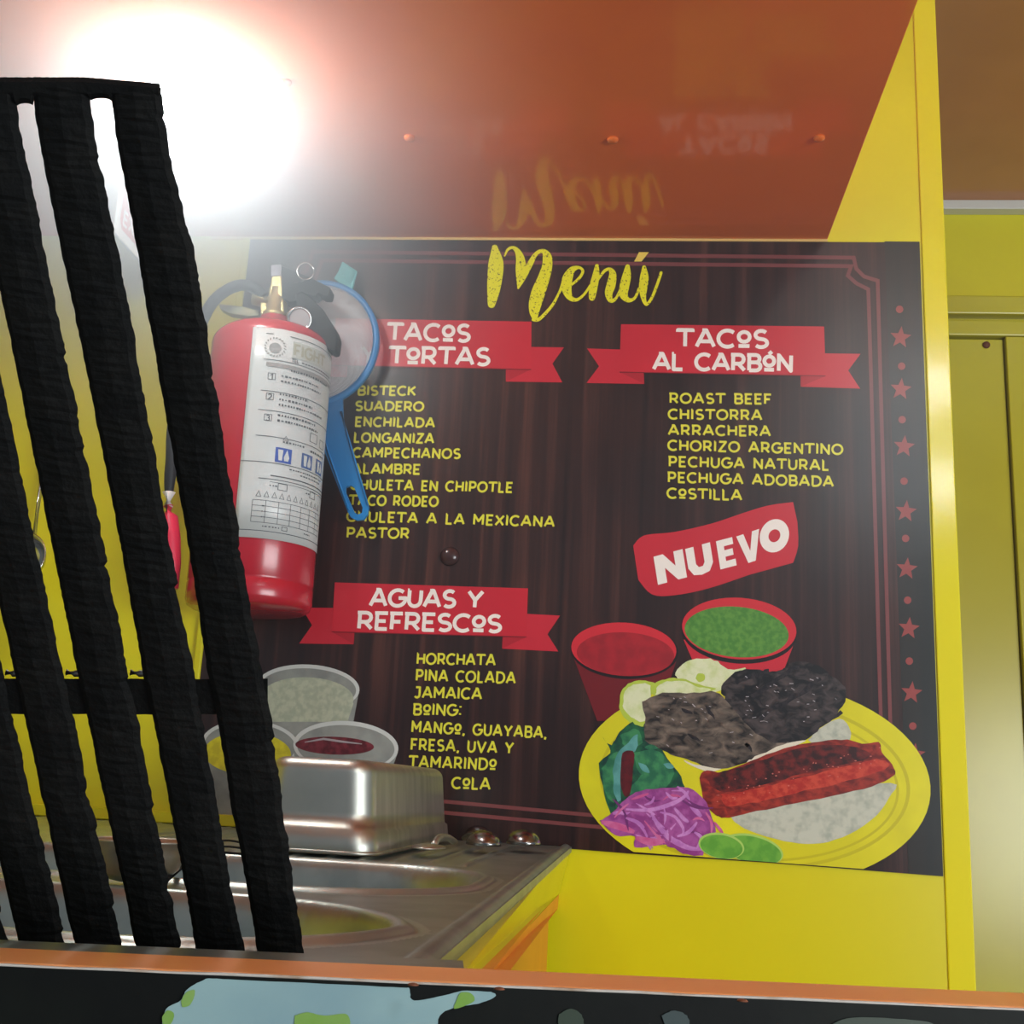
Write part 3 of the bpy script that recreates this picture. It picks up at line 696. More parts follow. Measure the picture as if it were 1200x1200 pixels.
# ================================================================= PAN on the drainboard
ZP = ZSINK+.0026
pa = on_z(437, 1005, ZP); pb = on_z(529, 985, ZP); pc = on_z(290, 997, ZP)
pu = (pb-pa); dl = pu.length; pu.normalize(); pl = Vector((-pu.y, pu.x, 0)); wl = (pc-pa).length
wl = min(max(wl, .11), .18); dl = min(max(dl, .12), (YW-.012-pa.y)/max(pu.y,.1)); print('PAN', wl, dl, pa, pb)
hp = (on_y(437, 888, pa.y+.01) - pa).z
pan = empty('steel_pan', pa + pu*dl/2 + pl*wl/2)
def rrect(c, hx, hy, r_, z_, n=8):
    out = []
    for qx, qy, a0 in ((1,1,0),(-1,1,90),(-1,-1,180),(1,-1,270)):
        for k in range(n+1):
            a = math.radians(a0+90*k/n); out.append(c + pu*(qx*(hx-r_)+r_*math.cos(a)) + pl*(qy*(hy-r_)+r_*math.sin(a)) + Vector((0,0,z_)))
    return out
def loft(bm, loops, cap0=True, cap1=True):
    R_ = [[bm.verts.new(p) for p in L_] for L_ in loops]; n = len(R_[0])
    for a, b in zip(R_, R_[1:]):
        for k in range(n): bm.faces.new((a[k], a[(k+1)%n], b[(k+1)%n], b[k]))
    if cap0: bm.faces.new(R_[0][::-1])
    if cap1: bm.faces.new(R_[-1])
cc = pan.location.copy()
hx, hy = dl/2, wl/2
bm = bmesh.new(); L_ = []
for dz, ins, r_ in ((.0005,.0005,.022),(.002,0,.022),(.018,.002,.022),(.020,.0045,.021),(.023,.005,.021)): L_.append(rrect(cc, hx-ins, hy-ins, r_, dz))
for k in range(5): 
    t_ = k/4; L_.append(rrect(cc, hx-.005-.004*t_, hy-.005-.004*t_, .021, .023+(hp-.014-.023)*t_))
for k in range(1, 8):
    a = math.pi/2*k/7; q = .012; L_.append(rrect(cc, hx-.009-q*(1-math.cos(a)), hy-.009-q*(1-math.cos(a)), max(.008,.021-q*(1-math.cos(a))), hp-.014+.012*math.sin(a)))
L_.append(rrect(cc, (hx-.021)*.5, (hy-.021)*.5, .004, hp-.0022))
loft(bm, L_); o = bmo('pan_body', bm, steel_pan, pan, True)
bm = bmesh.new(); tube(bm, rrect(cc, hx, hy, .022, .002), .0017, 8, closed=True); bmo('pan_rim', bm, steel_pan, pan, True)
adopt(pan)
tag(pan, 'upside-down stainless steel food pan on the drainboard', 'pan')
# ================================================================= SPOONS
def spoon(px, py, hpx, hpy, wd, up, label, grp='steel spoons beside the pan', tilt=0, m=steel_pan):
    c = on_z(px, py, ZSINK+.004); h = on_z(hpx, hpy, ZSINK+.004); d = (h-c); d.z = 0; d.normalize(); n = Vector((-d.y, d.x, 0))
    root = empty('spoon', c); bm = bmesh.new(); R_ = []
    L1, H = wd*.72, wd*.34*up
    nr, na = 7, 24
    top = bm.verts.new(c + Vector((0,0,.004+H)))
    for k in range(1, nr+1):
        a = math.pi/2*k/nr; R_.append([bm.verts.new(c + d*(L1*math.sin(a)*math.cos(t)*(1.12 if math.cos(t) < 0 else 1)) + n*(wd/2*math.sin(a)*math.sin(t)) + Vector((0,0,.004+H*math.cos(a)))) for t in [2*math.pi*j/na for j in range(na)]])
    for j in range(na): bm.faces.new((top, R_[0][j], R_[0][(j+1)%na]))
    for a, b in zip(R_, R_[1:]):
        for j in range(na): bm.faces.new((a[j], b[j], b[(j+1)%na], a[(j+1)%na]))
    o = bmo('bowl', bm, m, root, True); sm = o.modifiers.new('solid', 'SOLIDIFY'); sm.thickness = .001; sm.offset = -1
    bm = bmesh.new(); sp = spline([tuple(c+d*L1*.95+Vector((0,0,.004+.001))), tuple(c+d*(L1+.02)+Vector((0,0,.011))), tuple(c+d*(L1+.06)+Vector((0,0,.010))), tuple(c+d*(L1+.10)+Vector((0,0,.0045)))], 6)
    tube(bm, sp, [.0032]*len(sp), 10); bmo('handle', bm, m, root, True)
    adopt(root); tag(root, label, 'spoon', grp)
dark_steel = mat('dull_steel', (150,150,148), .22, 1)
spoon(502, 999, 552, 988, .030, .35, 'flat spoon lying nearest the pan', m=steel_pan)
spoon(566, 995, 520, 978, .034, 1.2, 'dark rounded spoon bowl in the middle of the drainboard', m=dark_steel)
spoon(560, 982, 500, 972, .028, 1.1, 'spoon bowl half hidden behind the dark one', m=dark_steel)
spoon(613, 994, 585, 976, .036, 1.25, 'spoon bowl farthest from the pan, reflecting the red border', m=dark_steel)
# ================================================================= small steel bowl, wires, ladle behind the grate
c = on_z(160, 1032, ZSINK+.003)
bwl = empty('steel_bowl', c); bm = bmesh.new(); sc = (c-CAM).length/F
lathe(bm, c, Vector((0,0,1)), [(22*sc,.0),(30*sc,2*sc),(42*sc,12*sc),(48*sc,28*sc),(51*sc,40*sc),(53*sc,41*sc),(52*sc,42.5*sc),(49*sc,41*sc),(46*sc,28*sc),(39*sc,14*sc),(25*sc,5*sc)], 48)
bmo('bowl_body', bm, steel_pan, bwl, True); adopt(bwl); tag(bwl, 'small steel bowl seen between the bars of the black grate', 'bowl')
wh = empty('wire_skewer', on_z(262, 1000, ZSINK+.006)); bm = bmesh.new()
for k in range(3):
    sp = spline([tuple(on_z(225, 1004-k*5+3, ZSINK+.008)), tuple(on_z(262, 985+k*7, ZSINK+.010)), tuple(on_z(300, 992+k*5, ZSINK+.006))], 6); tube(bm, sp, .0009, 6)
tube(bm, [on_z(225, 1006, ZSINK+.008), on_z(195, 1030, ZSINK+.006)], .0018, 8)
bmo('wires', bm, black_pl, wh, True); adopt(wh); tag(wh, 'thin dark wires lying on the drainboard behind the grate', 'wire')
ld = on_y(26, 655, 1.33); lad = empty('ladle', ld); bm = bmesh.new()
lathe(bm, ld+Vector((0,0.02,0)), Vector((0,-1,.1)), [(.002,-.005),(.018,.0),(.026,.01),(.0315,.024),(.0325,.025),(.031,.0255),(.025,.012),(.015,.004)], 36)
bmo('ladle_bowl', bm, chrome, lad, True); bm = bmesh.new()
tube(bm, [ld+Vector((0,.02,.028)), ld+Vector((-.01,.035,.10)), ld+Vector((-.012,.042,.25))], .003, 8); bmo('handle', bm, chrome, lad, True)
bm = bmesh.new(); tube(bm, [ld+Vector((-.012,.03,.25)), ld+Vector((-.012,YW-ld.y-.001,.25))], .002, 8); bmo('hook', bm, chrome, lad, True)
adopt(lad); tag(lad, 'chrome ladle hanging on the yellow wall behind the grate', 'ladle')
# ================================================================= FIRE EXTINGUISHER
YE = 1.300
top = on_y(321, 388, YE); bot = on_y(291, 716, YE); ax = (top-bot); HB = ax.length; ax.normalize()
RB = 69.5*(YE/ray(320,450).y*1.0)/F*1.0
fe = empty('fire_extinguisher', bot)
prof = [(RB*.9,0),(RB*.97,.003),(RB,.010),(RB*1.0,.028),(RB*.985,.030),(RB*1.0,.032)] + [(RB, .032+(HB-.032-.026)*k/6) for k in range(1,7)] + \
  [(RB*(.36+.64*math.cos(a)), HB-.026+.026*math.sin(a)) for a in [math.pi/2*k/8 for k in range(1,9)]] + [(.019,HB+.001),(.0185,HB+.016),(.0175,HB+.017)]
bm = bmesh.new(); lathe(bm, bot, ax, prof, 64); bmo('cylinder', bm, red_paint, fe, True)
toc = (CAM-bot); toc = (toc-ax*toc.dot(ax)).normalized(); lat = toc.cross(ax).normalized(); lat = lat if lat.x > 0 else -lat
pxm = (HB/328)                          # metres per photo pixel along the body
def cyl(th, h, off=0.): 
    a = math.radians(th); return bot + ax*h + (toc*math.cos(a) + lat*math.sin(a))*(RB+off)
def yv(y): return HB-.026+.026-(y-388)*pxm     # photo row at the middle line -> height on the body
bm = bmesh.new(); g = []
for i in range(25):
    th = -19+i*103/24
    g.append([bm.verts.new(cyl(th+(-1)*0, yv(412)+(yv(648)-yv(412))*j/6, .0006)) for j in range(7)])
for i in range(24):
    for j in range(6): bm.faces.new((g[i][j], g[i+1][j], g[i+1][j+1], g[i][j+1]))
lb = bmo('label_sheet', bm, label_m, fe, True); sm = lb.modifiers.new('solid', 'SOLIDIFY'); sm.thickness = .0004
def LP(level=0):      # label print: x in photo-like pixels around the body, y photo row
    p = Print(lambda x, y: cyl(math.degrees(x*pxm/RB), yv(y), .0014+level*.0002)); p.sub = True; return p
def fit(o): return o
pr = LP()
for y, x0, x1, wd in ((419,-8,0,.8),(419,18,95,.8),(449,-8,95,.8),(485,-8,95,.8),(507,-9,95,.8),(536,-9,95,.8),(565,-22,95,.8),(579,10,95,1.2),(583,-2,95,.8),(640,-18,95,.8),(586,10,95,.5)): pr.seg((x0,y), (x1,y), wd)
for k in range(5): pr.seg((-6, 607+k*6), (90, 607+k*6), .55)
for k in range(8): pr.seg((-6+k*13.7, 607), (-6+k*13.7, 631), .45)
def sq(pr, cx, cy, w_, h, t_=.6): pr.line([(cx-w_/2,cy-h/2),(cx+w_/2,cy-h/2),(cx+w_/2,cy+h/2),(cx-w_/2,cy+h/2)], t_, True)
for cx, cy in ((2,468),(2,491),(2,515)): sq(pr, cx, cy, 7.5, 7)
sq(pr, 24, 590, 10, 7); sq(pr, 66, 590, 10, 7); sq(pr, 30, 635, 6, 4); sq(pr, 60, 526, 12, 10); sq(pr, 78, 528, 10, 9)
for k in range(11): pr.line([(-3+k*8.2,603),(-.5+k*8.2,597),(2+k*8.2,603)], .5, True)
pr.line([(20,538),(23,533),(26,538)], .5, True)
tag(pr.out('label_lines', ink, fe), kind='stuff')
pr = LP(1)
for s_, y in (('1',471.5),('2',494.5),('3',518.5)): text(pr, s_, (.2,y), (3.8,y), 6, 1.0, up=(0,-1))
rnd = random.Random(3)
for y, x0, x1 in ((458,22,80),(466,12,60),(472,12,66),(487,12,46),(493,12,54),(499,12,72),(511,12,60),(517,12,66),(540,20,46),(542,56,84),(569,30,84),(573,44,80),(590,10,18),(590,54,60),(635,6,24),(635,56,66),(613,4,8),(619,4,8),(625,4,8)):
    x = x0
    while x < x1:
        l_ = rnd.uniform(1.,3.); pr.seg((x,y), (min(x+l_,x1),y), rnd.uniform(1.4,2.6) if y < 560 else 1.3); x += l_+rnd.uniform(.9,2.0)
tag(pr.out('label_small_print', ink, fe), kind='stuff')
pr = LP(1); pr.seg((-5,454.5),(95,454.5),4.6); pr.out('label_bar', ink_gray, fe)
pr = LP(1)
for k in range(20):
    a = 2*math.pi*k/20; pr.seg((3+9.6*math.cos(a),434+9.6*math.sin(a)), (3+11.6*math.cos(a+.12),434+11.6*math.sin(a+.12)), 1.2)
pr.ell(3,435,6.6,6,n=16); pr.out('label_emblem', ink_gray, fe)
pr = LP(1); pr.seg((22,433),(92,433),19); pr.out('label_name_band', mat('label_band', (196,198,190), .35), fe)
pr = LP(2); text(pr, 'FIGHT', (24,439), (68,439), 12, 2.6, up=(0,-1)); pr.out('label_name', ink_tan, fe)
pr = LP(2); text(pr, 'TEL.', (22,447.5), (31,447.5), 3.6, .8, up=(0,-1)); 
for x in range(34, 84, 4): pr.seg((x,446),(x+2.8,446),1.6)
tag(pr.out('label_small_print', ink, fe), kind='stuff')
for cx, w_, m in ((22,18,ink_blue),(52,16,ink_blue2),(76,16,ink_blue2)):
    pr = LP(1); pr.seg((cx-w_/2,555),(cx+w_/2,555),16.5); pr.out('label_pictogram', m, fe)
    pr = LP(2); pr.poly([(cx-w_*.36,549),(cx-w_*.04,549),(cx-w_*.08,561),(cx-w_*.3,561)]); pr.poly([(cx+w_*.2,548),(cx+w_*.36,557),(cx+w_*.3,561),(cx+w_*.05,561),(cx+w_*.02,557)]); pr.out('label_pictogram_mark', label_m, fe)
# valve, levers, gauge, pin
nt_ = bot+ax*(HB+.016)
def fp(px, py, dy=0.): return on_y(px, py, YE+dy)
bm = bmesh.new(); lathe(bm, nt_, ax, [(.0165,0),(.0165,.006),(.014,.008),(.014,.026),(.011,.030),(.011,.04),(.008,.043)], 24); bmo('valve', bm, brass, fe, True)
bm = bmesh.new(); tube(bm, [fp(322,362,0), fp(308,352,-.004), fp(297,350,-.004)], [.011,.009,.008], 16); bmo('hose_fitting', bm, brass, fe, True)
def plate(name, pts, y0, y1, m, bv=.001, parent=None):
    bm = bmesh.new(); a = [bm.verts.new(fp(x,y,y0)) for x, y in pts]; b = [bm.verts.new(fp(x,y,y0)+Vector((0,y1-y0,0))) for x, y in pts]
    bm.faces.new(a); bm.faces.new(b[::-1])
    for i in range(len(a)): bm.faces.new((a[i], b[i], b[(i+1)%len(a)], a[(i+1)%len(a)]))
    o = bmo(name, bm, m, parent or fe); bevel(o, bv); return o
plate('upper_lever', [(330,311),(342,316),(362,324),(387,337),(385,346),(378,346),(373,343),(369,347),(354,343),(353,352),(338,354),(330,348)], -.012, .010, black_pl)
plate('lever_end', [(317,310),(330,309.5),(330,323),(317,325)], -.010, .006, mat('grey_metal', (100,96,104), .4, .6))
plate('valve_block', [(318,323),(330,322),(332,349),(333,368),(305,369),(304,352),(314,349)], -.010, .010, brass, .002)
plate('carry_handle', [(346,344),(354,341),(366,350),(378,362),(393,385),(396,394),(394,410),(390,412),(372,402),(358,392),(348,372)], -.014, .008, black_pl, .002)
plate('bracket_arm', [(256,356),(286,359),(304,364),(303,370),(292,371),(268,367),(258,362)], .010, .024, mat('bracket_olive', (150,148,120), .4, .5), .001)
gc = fp(351,374,-.028); gd = (CAM-gc).normalized(); gd = (gd + Vector((.25,0,0))).normalized()
bm = bmesh.new(); lathe(bm, gc-gd*.012, gd, [(.0115,0),(.0155,.002),(.0158,.012),(.0150,.0135),(.0125,.0135),(.0122,.012)], 32); ga = bmo('gauge', bm, chrome, fe, True)
bm = bmesh.new(); lathe(bm, gc, gd, [(.0122,0),(.0122,.0006)], 32); bmo('gauge_face', bm, mat('gauge_grey', (168,160,160), .2), ga)
bm = bmesh.new(); rc = fp(358,318,-.016); rx = Vector((1,.25,0)).normalized()
tube(bm, [rc + rx*.0102*math.cos(t) + Vector((0,0,.0112))*math.sin(t) for t in [2*math.pi*k/28 for k in range(28)]], .0011, 8, closed=True)
tube(bm, [fp(357,329.5,-.016), fp(348,331,-.014), fp(340,334,-.008)], .0011, 8); bmo('safety_ring', bm, chrome, fe, True)
sp = spline([tuple(fp(x, y, d)) for x, y, d in ((310,349,-.006),(298,338,-.010),(284,334,-.012),(268,339,-.012),(252,351,-.010),(240,370,-.008),(228,400,-.006),(213,450,-.02),(203,500,-.03),(201,540,-.03),(199,562,-.03),(198,577,-.03))], 8)
bm = bmesh.new(); n = len(sp); tube(bm, sp, [.0072]*(n-12)+[.0072-.0022*k/12 for k in range(12)], 14); bmo('hose', bm, hose_m, fe, True)
bm = bmesh.new(); tube(bm, [fp(198,577,-.03), fp(197,594,-.03)], [.0076,.0058], 16); bmo('hose_ferrule', bm, sock, fe, True)
bm = bmesh.new(); tube(bm, [tuple(fp(x,y,-.03)) for x, y in ((197,593),(199,606),(200,630),(201,660),(202,690))], [.006,.0095,.0115,.011,.007], 18); bmo('nozzle', bm, red_pl, fe, True)
bm = bmesh.new(); hk = bot+ax*(HB+.03); tube(bm, [hk+Vector((0,.012,0)), Vector((hk.x, YW-.003, hk.z))], .004, 10); bmo('wall_hook', bm, chrome, fe, True)
adopt(fe)
tag(fe, 'red fire extinguisher with white instruction label hanging left of the menu board', 'fire extinguisher')
# ================================================================= BLUE STRAINER
YB = 1.362
sc_ = fp(371, 402, YB-YE); rs = 71*(YB/ray(371,402).y)/F
stn = empty('strainer', sc_)
tx = Vector((1,0,0)); tz = Vector((0,0,1))
def cp(a, r_, dy=0.): return sc_ + tx*r_*math.cos(a) + tz*r_*math.sin(a)*1.06 + Vector((0,dy,0))
bm = bmesh.new(); K_ = 72
rings = [[bm.verts.new(cp(2*math.pi*k/K_, r_, dy)) for k in range(K_)] for r_, dy in ((rs,-.004),(rs+.0035,-.003),(rs+.004,.004),(rs,.006),(rs-.004,.004),(rs-.004,-.003))]
for i in range(6):
    a, b = rings[i], rings[(i+1)%6]
    for k in range(K_): bm.faces.new((a[k], a[(k+1)%K_], b[(k+1)%K_], b[k]))
bmo('rim', bm, blue_pl, stn, True)
mm = bpy.data.materials.new('white_mesh'); mm.use_nodes = True; t = NT(mm); nodes = mm.node_tree.nodes; b = nodes['Principled BSDF']
b.inputs['Base Color'].default_value = (.85,.83,.86,1); b.inputs['Roughness'].default_value = .5
tc = t.n('ShaderNodeTexCoord'); sep = t.n('ShaderNodeSeparateXYZ'); t.l(tc.outputs['Object'], sep.inputs[0]); outs = []
for k in (0, 2):
    m1 = t.n('ShaderNodeMath', operation='MULTIPLY'); m1.inputs[1].default_value = 900; t.l(sep.outputs[k], m1.inputs[0])
    m2 = t.n('ShaderNodeMath', operation='FRACT'); t.l(m1.outputs[0], m2.inputs[0])
    m3 = t.n('ShaderNodeMath', operation='LESS_THAN'); m3.inputs[1].default_value = .33; t.l(m2.outputs[0], m3.inputs[0]); outs.append(m3)
mx = t.n('ShaderNodeMath', operation='MAXIMUM'); t.l(outs[0].outputs[0], mx.inputs[0]); t.l(outs[1].outputs[0], mx.inputs[1]); t.l(mx.outputs[0], b.inputs['Alpha'])
bm = bmesh.new(); rings = [[bm.verts.new(cp(2*math.pi*k/K_, (rs-.003)*math.cos(a), -.034*math.sin(a))) for k in range(K_)] for a in [math.pi/2*j/9 for j in range(9)]]
ap = bm.verts.new(sc_+Vector((0,-.034,0)))
for a, b_ in zip(rings, rings[1:]):
    for k in range(K_): bm.faces.new((a[k], a[(k+1)%K_], b_[(k+1)%K_], b_[k]))
for k in range(K_): bm.faces.new((rings[-1][k], rings[-1][(k+1)%K_], ap))
bmo('mesh_bowl', bm, mm, stn, True)['label'] = 'translucent white mesh bowl'
yb = YB-YE
plate('hanging_tab', [(391,326),(396,318),(401,306),(418,317),(412,340),(402,334)], yb-.002, yb+.004, pale_blue, .001, stn)
bm = bmesh.new()
def fpb(x, y, dy): return on_y(x, y, YB+dy)
hl = [(376,468),(388,470),(401,462),(402,492),(407,512),(432,594),(431,602),(426,609),(418,610),(411,606),(407,599),(380,528),(374,500)]
slot_ = [(405,571),(411,569),(415,571),(425,595),(424,601),(419,603),(415,600),(405,577)]
from mathutils.geometry import tessellate_polygon
fr = [fpb(x,y,-.003) for x, y in hl]+[fpb(x,y,-.003) for x, y in slot_]
V2 = [bm.verts.new(p) for p in fr]; V3 = [bm.verts.new(p+Vector((0,.005,0))) for p in fr]
for t_ in tessellate_polygon([[Vector((x,y,0)) for x, y in hl], [Vector((x,y,0)) for x, y in slot_]]):
    bm.faces.new([V2[i] for i in t_]); bm.faces.new([V3[i] for i in t_[::-1]])
nh = len(hl)
for lo_, hi_ in ((0,nh),(nh,nh+len(slot_))):
    for i in range(lo_, hi_):
        j = i+1 if i+1 < hi_ else lo_; bm.faces.new((V2[i], V3[i], V3[j], V2[j]))
bmo('handle', bm, blue_pl, stn)
bm = bmesh.new(); tube(bm, [fpb(x,y,-.004) for x, y in ((400,482),(408,512),(431,592))], .0014, 8); tube(bm, [fpb(x,y,-.004) for x, y in ((378,505),(384,528),(409,598))], .0014, 8)
bmo('handle_rib', bm, blue_pl, stn, True)
plate('hook_lug', [(296,372),(312,370),(311,386),(300,386)], yb-.002, yb+.005, mat('teal_plastic', (20,170,190), .35), .001, stn)
bm = bmesh.new(); hk = fpb(402,322,0); tube(bm, [hk, Vector((hk.x, YW-.003, hk.z))], .002, 8); bmo('nail', bm, chrome, stn, True)
adopt(stn)
tag(stn, 'round blue plastic strainer with white mesh hanging behind the fire extinguisher', 'strainer')
# ================================================================= SIGN (flag sign, perpendicular to the wall)
YSg = 1.225
s0 = on_y(133.5, 273, YSg); xs_ = s0.x; zb = s0.z
def sg_(y, z_, off=0.): return Vector((xs_+.002+off, y, z_))
WS, HS = YW-YSg, .20
sn = empty('extinguisher_sign', Vector((xs_, YW, zb)))
boxo('sign_plate', xs_-.002, xs_+.002, YSg, YW-.001, zb, zb+HS, sign_white, sn, .001)
def SP(l=0):
    p = Print(lambda x, y: sg_(YSg+x/1000, zb+y/1000, .0004+l*.0002)); return p
SP().tri([(10,16),(6,22),(6,HS*1000-10),(WS*1000-8,HS*1000-10),(WS*1000-8,12),(14,12)]).out('sign_field', sign_red, sn)
pr = SP(1); text(pr, 'EXTINTOR', (14,20), (WS*1000-14,20), 17, 4, .3, up=(0,1)); pr.line([(10,62),(26,46),(WS*1000-10,46)], 2.5); pr.out('sign_lettering', sign_white, sn)
pr = SP(1); pr.poly([(80,75),(110,75),(110,140),(80,140)]); pr.poly([(88,142),(102,142),(102,155),(88,155)]); pr.line([(88,150),(66,140),(60,100)], 4); pr.out('sign_pictogram', sign_white, sn)
adopt(sn)
tag(sn, 'red and white fire extinguisher sign sticking out above the extinguisher', 'sign')
# ================================================================= BLACK GRATE
g0 = on_z(358, 1122, ZSINK+.001)
dep = (g0-CAM).dot(RM.col[1])
g1 = CAM + ray(190, 100)*dep*.79
vdir = (g1-g0)
u0 = ray(-5, 1102) * dep
g2 = CAM + u0
udir = g2-g0; gn = udir.cross(vdir).normalized()
if gn.dot(CAM-g0) < 0: gn = -gn
def gp(px, py, off=0.):
    return on_plane(px, py, g0, gn) + gn*off
def gb(px, py, d): return on_plane(px, py, g0-gn*d, gn)
rows = [92,110,160,260,360,460,560,640,700,785,840,945,1050,1100,1122]
def ext(d, side):
    ys = sorted(d); xs2 = [d[y][side] for y in ys]
    def f_(y):
        if y < ys[0]: return xs2[0]+(y-ys[0])*(xs2[1]-xs2[0])/(ys[1]-ys[0])
        if y > ys[-1]: return xs2[-1]+(y-ys[-1])*(xs2[-1]-xs2[-2])/(ys[-1]-ys[-2])
        return float(np.interp(y, ys, xs2))
    return f_
S3 = {110:(106,130),160:(112,136),260:(131,155),360:(151,172),640:(200,221),785:(226,243),840:(236,255),945:(255,271),1050:(272,291),1100:(284,299)}
S2 = {118:(20,39),160:(25,45),260:(46,65),360:(66,86),640:(122,142),785:(149,167),840:(161,179),945:(180,199),1050:(201,219),1100:(211,227)}
S1 = {120:(-68,-47),360:(-14,4),460:(5,25),640:(42,61),785:(73,90),840:(86,102),945:(107,124),1050:(132,147),1100:(141,157)}
S0 = {120:(-156,-135),360:(-92,-74),715:(-12,1),785:(2,16),840:(14,29),945:(39,52),1050:(65,74),1100:(76,86)}
SM = {120:(-244,-222),785:(-73,-58),1030:(-8,5),1050:(-3,9),1100:(10,21)}
R4 = {100:(190,0),190:(202,0),235:(212,0),300:(229,0),375:(241,0),460:(254,0),540:(265,0),645:(284,0),700:(291,0),800:(309,0),832:(316,0),903:(326,0),982:(337,0),1064:(348,0),1120:(358,0)}
lft = {120:(0,-300),785:(0,-125),1100:(0,-42)}
gr = empty('cooking_grate', g0)
THK = .007
def slat(name, lf, rf, y0, y1, jag=1.15, seed=0, par=None, step=5):
    rn = random.Random(seed); ys = np.arange(y0, y1, step); ys = np.append(ys, y1); bm = bmesh.new(); L1_ = []
    jl, jr_ = 0, 0
    for y in ys:
        jl = .6*jl+rn.uniform(-jag, jag)*.55; jr_ = .6*jr_+rn.uniform(-jag, jag)
        if rn.random() < .03: jr_ += rn.uniform(2, 4.5)*-1
        xl, xr = lf(y)+jl, rf(y)+jr_
        # cross-section: rounded bar
        L1_.append([bm.verts.new(gp(xl, y, 0)), bm.verts.new(gp(xl+(xr-xl)*.12, y, .0012+rn.uniform(0,.0004))), bm.verts.new(gp(xl+(xr-xl)*.5, y, .0022+rn.uniform(-.0003,.0004))), bm.verts.new(gp(xl+(xr-xl)*.88, y, .0012+rn.uniform(0,.0004))), bm.verts.new(gp(xr, y, 0)),
             bm.verts.new(gb(xr-1.2, y, THK)), bm.verts.new(gb(xl+1.2, y, THK))])
    for a, b in zip(L1_, L1_[1:]):
        for k in range(7): bm.faces.new((a[k], a[(k+1)%7], b[(k+1)%7], b[k]))
    bm.faces.new(L1_[0][::-1]); bm.faces.new(L1_[-1])
    return bmo(name, bm, iron, par or gr)
lines_ = [(ext(lft,1), ext(SM,0)), (ext(SM,1), ext(S0,0)), (ext(S0,1), ext(S1,0)), (ext(S1,1), ext(S2,0)), (ext(S2,1), ext(S3,0)), (ext(S3,1), ext(R4,0))]
tops = [100,100,104,113,108,104]
for k, (a, b) in enumerate(lines_): slat('bar', a, b, 103 if k else 103, 1121, seed=k+11)
topf = lambda x: 90.5 + max(0, (x-100))*.08 - min(0,x)*.03
# top rail (rounded slot ends come from its lower edge)
bm = bmesh.new(); xs3 = np.linspace(-290, 188, 260); L1_ = []
for x in xs3:
    y0 = topf(x)+random.uniform(-.4,.4)
    low = 113
    for S_, yy in ((S3,113),(S2,119),(S1,122),(S0,124),(SM,126)):
        m0 = ext(S_,0)(yy); m1 = ext(S_,1)(yy); c_ = (m0+m1)/2; hw = (m1-m0)/2+1
        if abs(x-c_) < hw: low = yy+ 5 - 5*math.sqrt(max(0, 1-((x-c_)/hw)**2))
    L1_.append([bm.verts.new(gp(x,y0,0)), bm.verts.new(gp(x,y0+6,.0018)), bm.verts.new(gp(x,low-4,.0018)), bm.verts.new(gp(x,low+2,0)), bm.verts.new(gb(x,low+1,THK)), bm.verts.new(gb(x,y0+1,THK))])
for a, b in zip(L1_, L1_[1:]):
    for k in range(6): bm.faces.new((a[k], a[(k+1)%6], b[(k+1)%6], b[k]))
bm.faces.new(L1_[0][::-1]); bm.faces.new(L1_[-1]); bmo('top_rail', bm, iron, gr)
bm = bmesh.new(); L1_ = []
for x in np.linspace(-125, 313, 50):
    y0, y1 = 797+random.uniform(-.6,.6), 838+random.uniform(-.6,.6)
    L1_.append([bm.verts.new(gp(x,y0,-.001)), bm.verts.new(gp(x,y1,-.001)), bm.verts.new(gb(x,y1-1,.011)), bm.verts.new(gb(x,y0+1,.011))])
for a, b in zip(L1_, L1_[1:]):
    for k in range(4): bm.faces.new((a[k], a[(k+1)%4], b[(k+1)%4], b[k]))
bm.faces.new(L1_[0][::-1]); bm.faces.new(L1_[-1]); bmo('crossbar', bm, iron, gr)
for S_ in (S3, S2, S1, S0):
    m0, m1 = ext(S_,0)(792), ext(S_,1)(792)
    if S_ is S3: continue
    bm = bmesh.new(); tube(bm, [gp(m0-1,792.5,-.003), gp((m0+m1)/2,794,-.003), gp(m1+1,793.5,-.003)], .0011, 8); bmo('highlight_strip', bm, steel_worn, gr, True)  # bright strips added as the silver highlights above the crossbar
adopt(gr)
tag(gr, 'black charred iron cooking grate standing on end in front of the sink', 'grate')
# ================================================================= FOREGROUND COUNTER
ZC = ZSINK+.010
def cz(px, py): return on_z(px, py, ZC)
a0, a1 = cz(0,1112), cz(1200,1165)          # back edge of the orange rail
b0, b1 = cz(0,1128), cz(1200,1184.5)        # its front edge
dirc = (a1-a0).normalized()
E0, E1 = -.35, .55
def cw(t_, back, z_): # t along the counter, back = distance behind the front edge
    nb = Vector((-dirc.y, dirc.x, 0)); return b0 + dirc*t_ + nb*back + Vector((0,0,z_))
wr = ((a0-b0).dot(Vector((-dirc.y, dirc.x, 0))) + (a1-b1).dot(Vector((-dirc.y, dirc.x, 0))))/2
def cslab(name, t0, t1, k0, k1, z0, z1, m, par, bv=0):
    bm = bmesh.new(); hexa(bm, [cw(t0,k0,z0),cw(t1,k0,z0),cw(t1,k1,z0),cw(t0,k1,z0),cw(t0,k0,z1),cw(t1,k0,z1),cw(t1,k1,z1),cw(t0,k1,z1)])
    o = bmo(name, bm, m, par)
    if bv: bevel(o, bv)
    return o
ct = empty('counter', cw(0,0,-ZC))
cslab('orange_rail', -.4, .75, .0006, wr, -.02, 0, orange_rail, ct, .0008)
wl_ = (cz(0,1101.5)-cz(0,1112)).dot(Vector((-dirc.y, dirc.x, 0)))
cslab('steel_ledge', -.4, (cz(545,1140)-b0).dot(dirc), wr+.0003, wr+wl_, -.008, -.0004, steel_worn, ct)
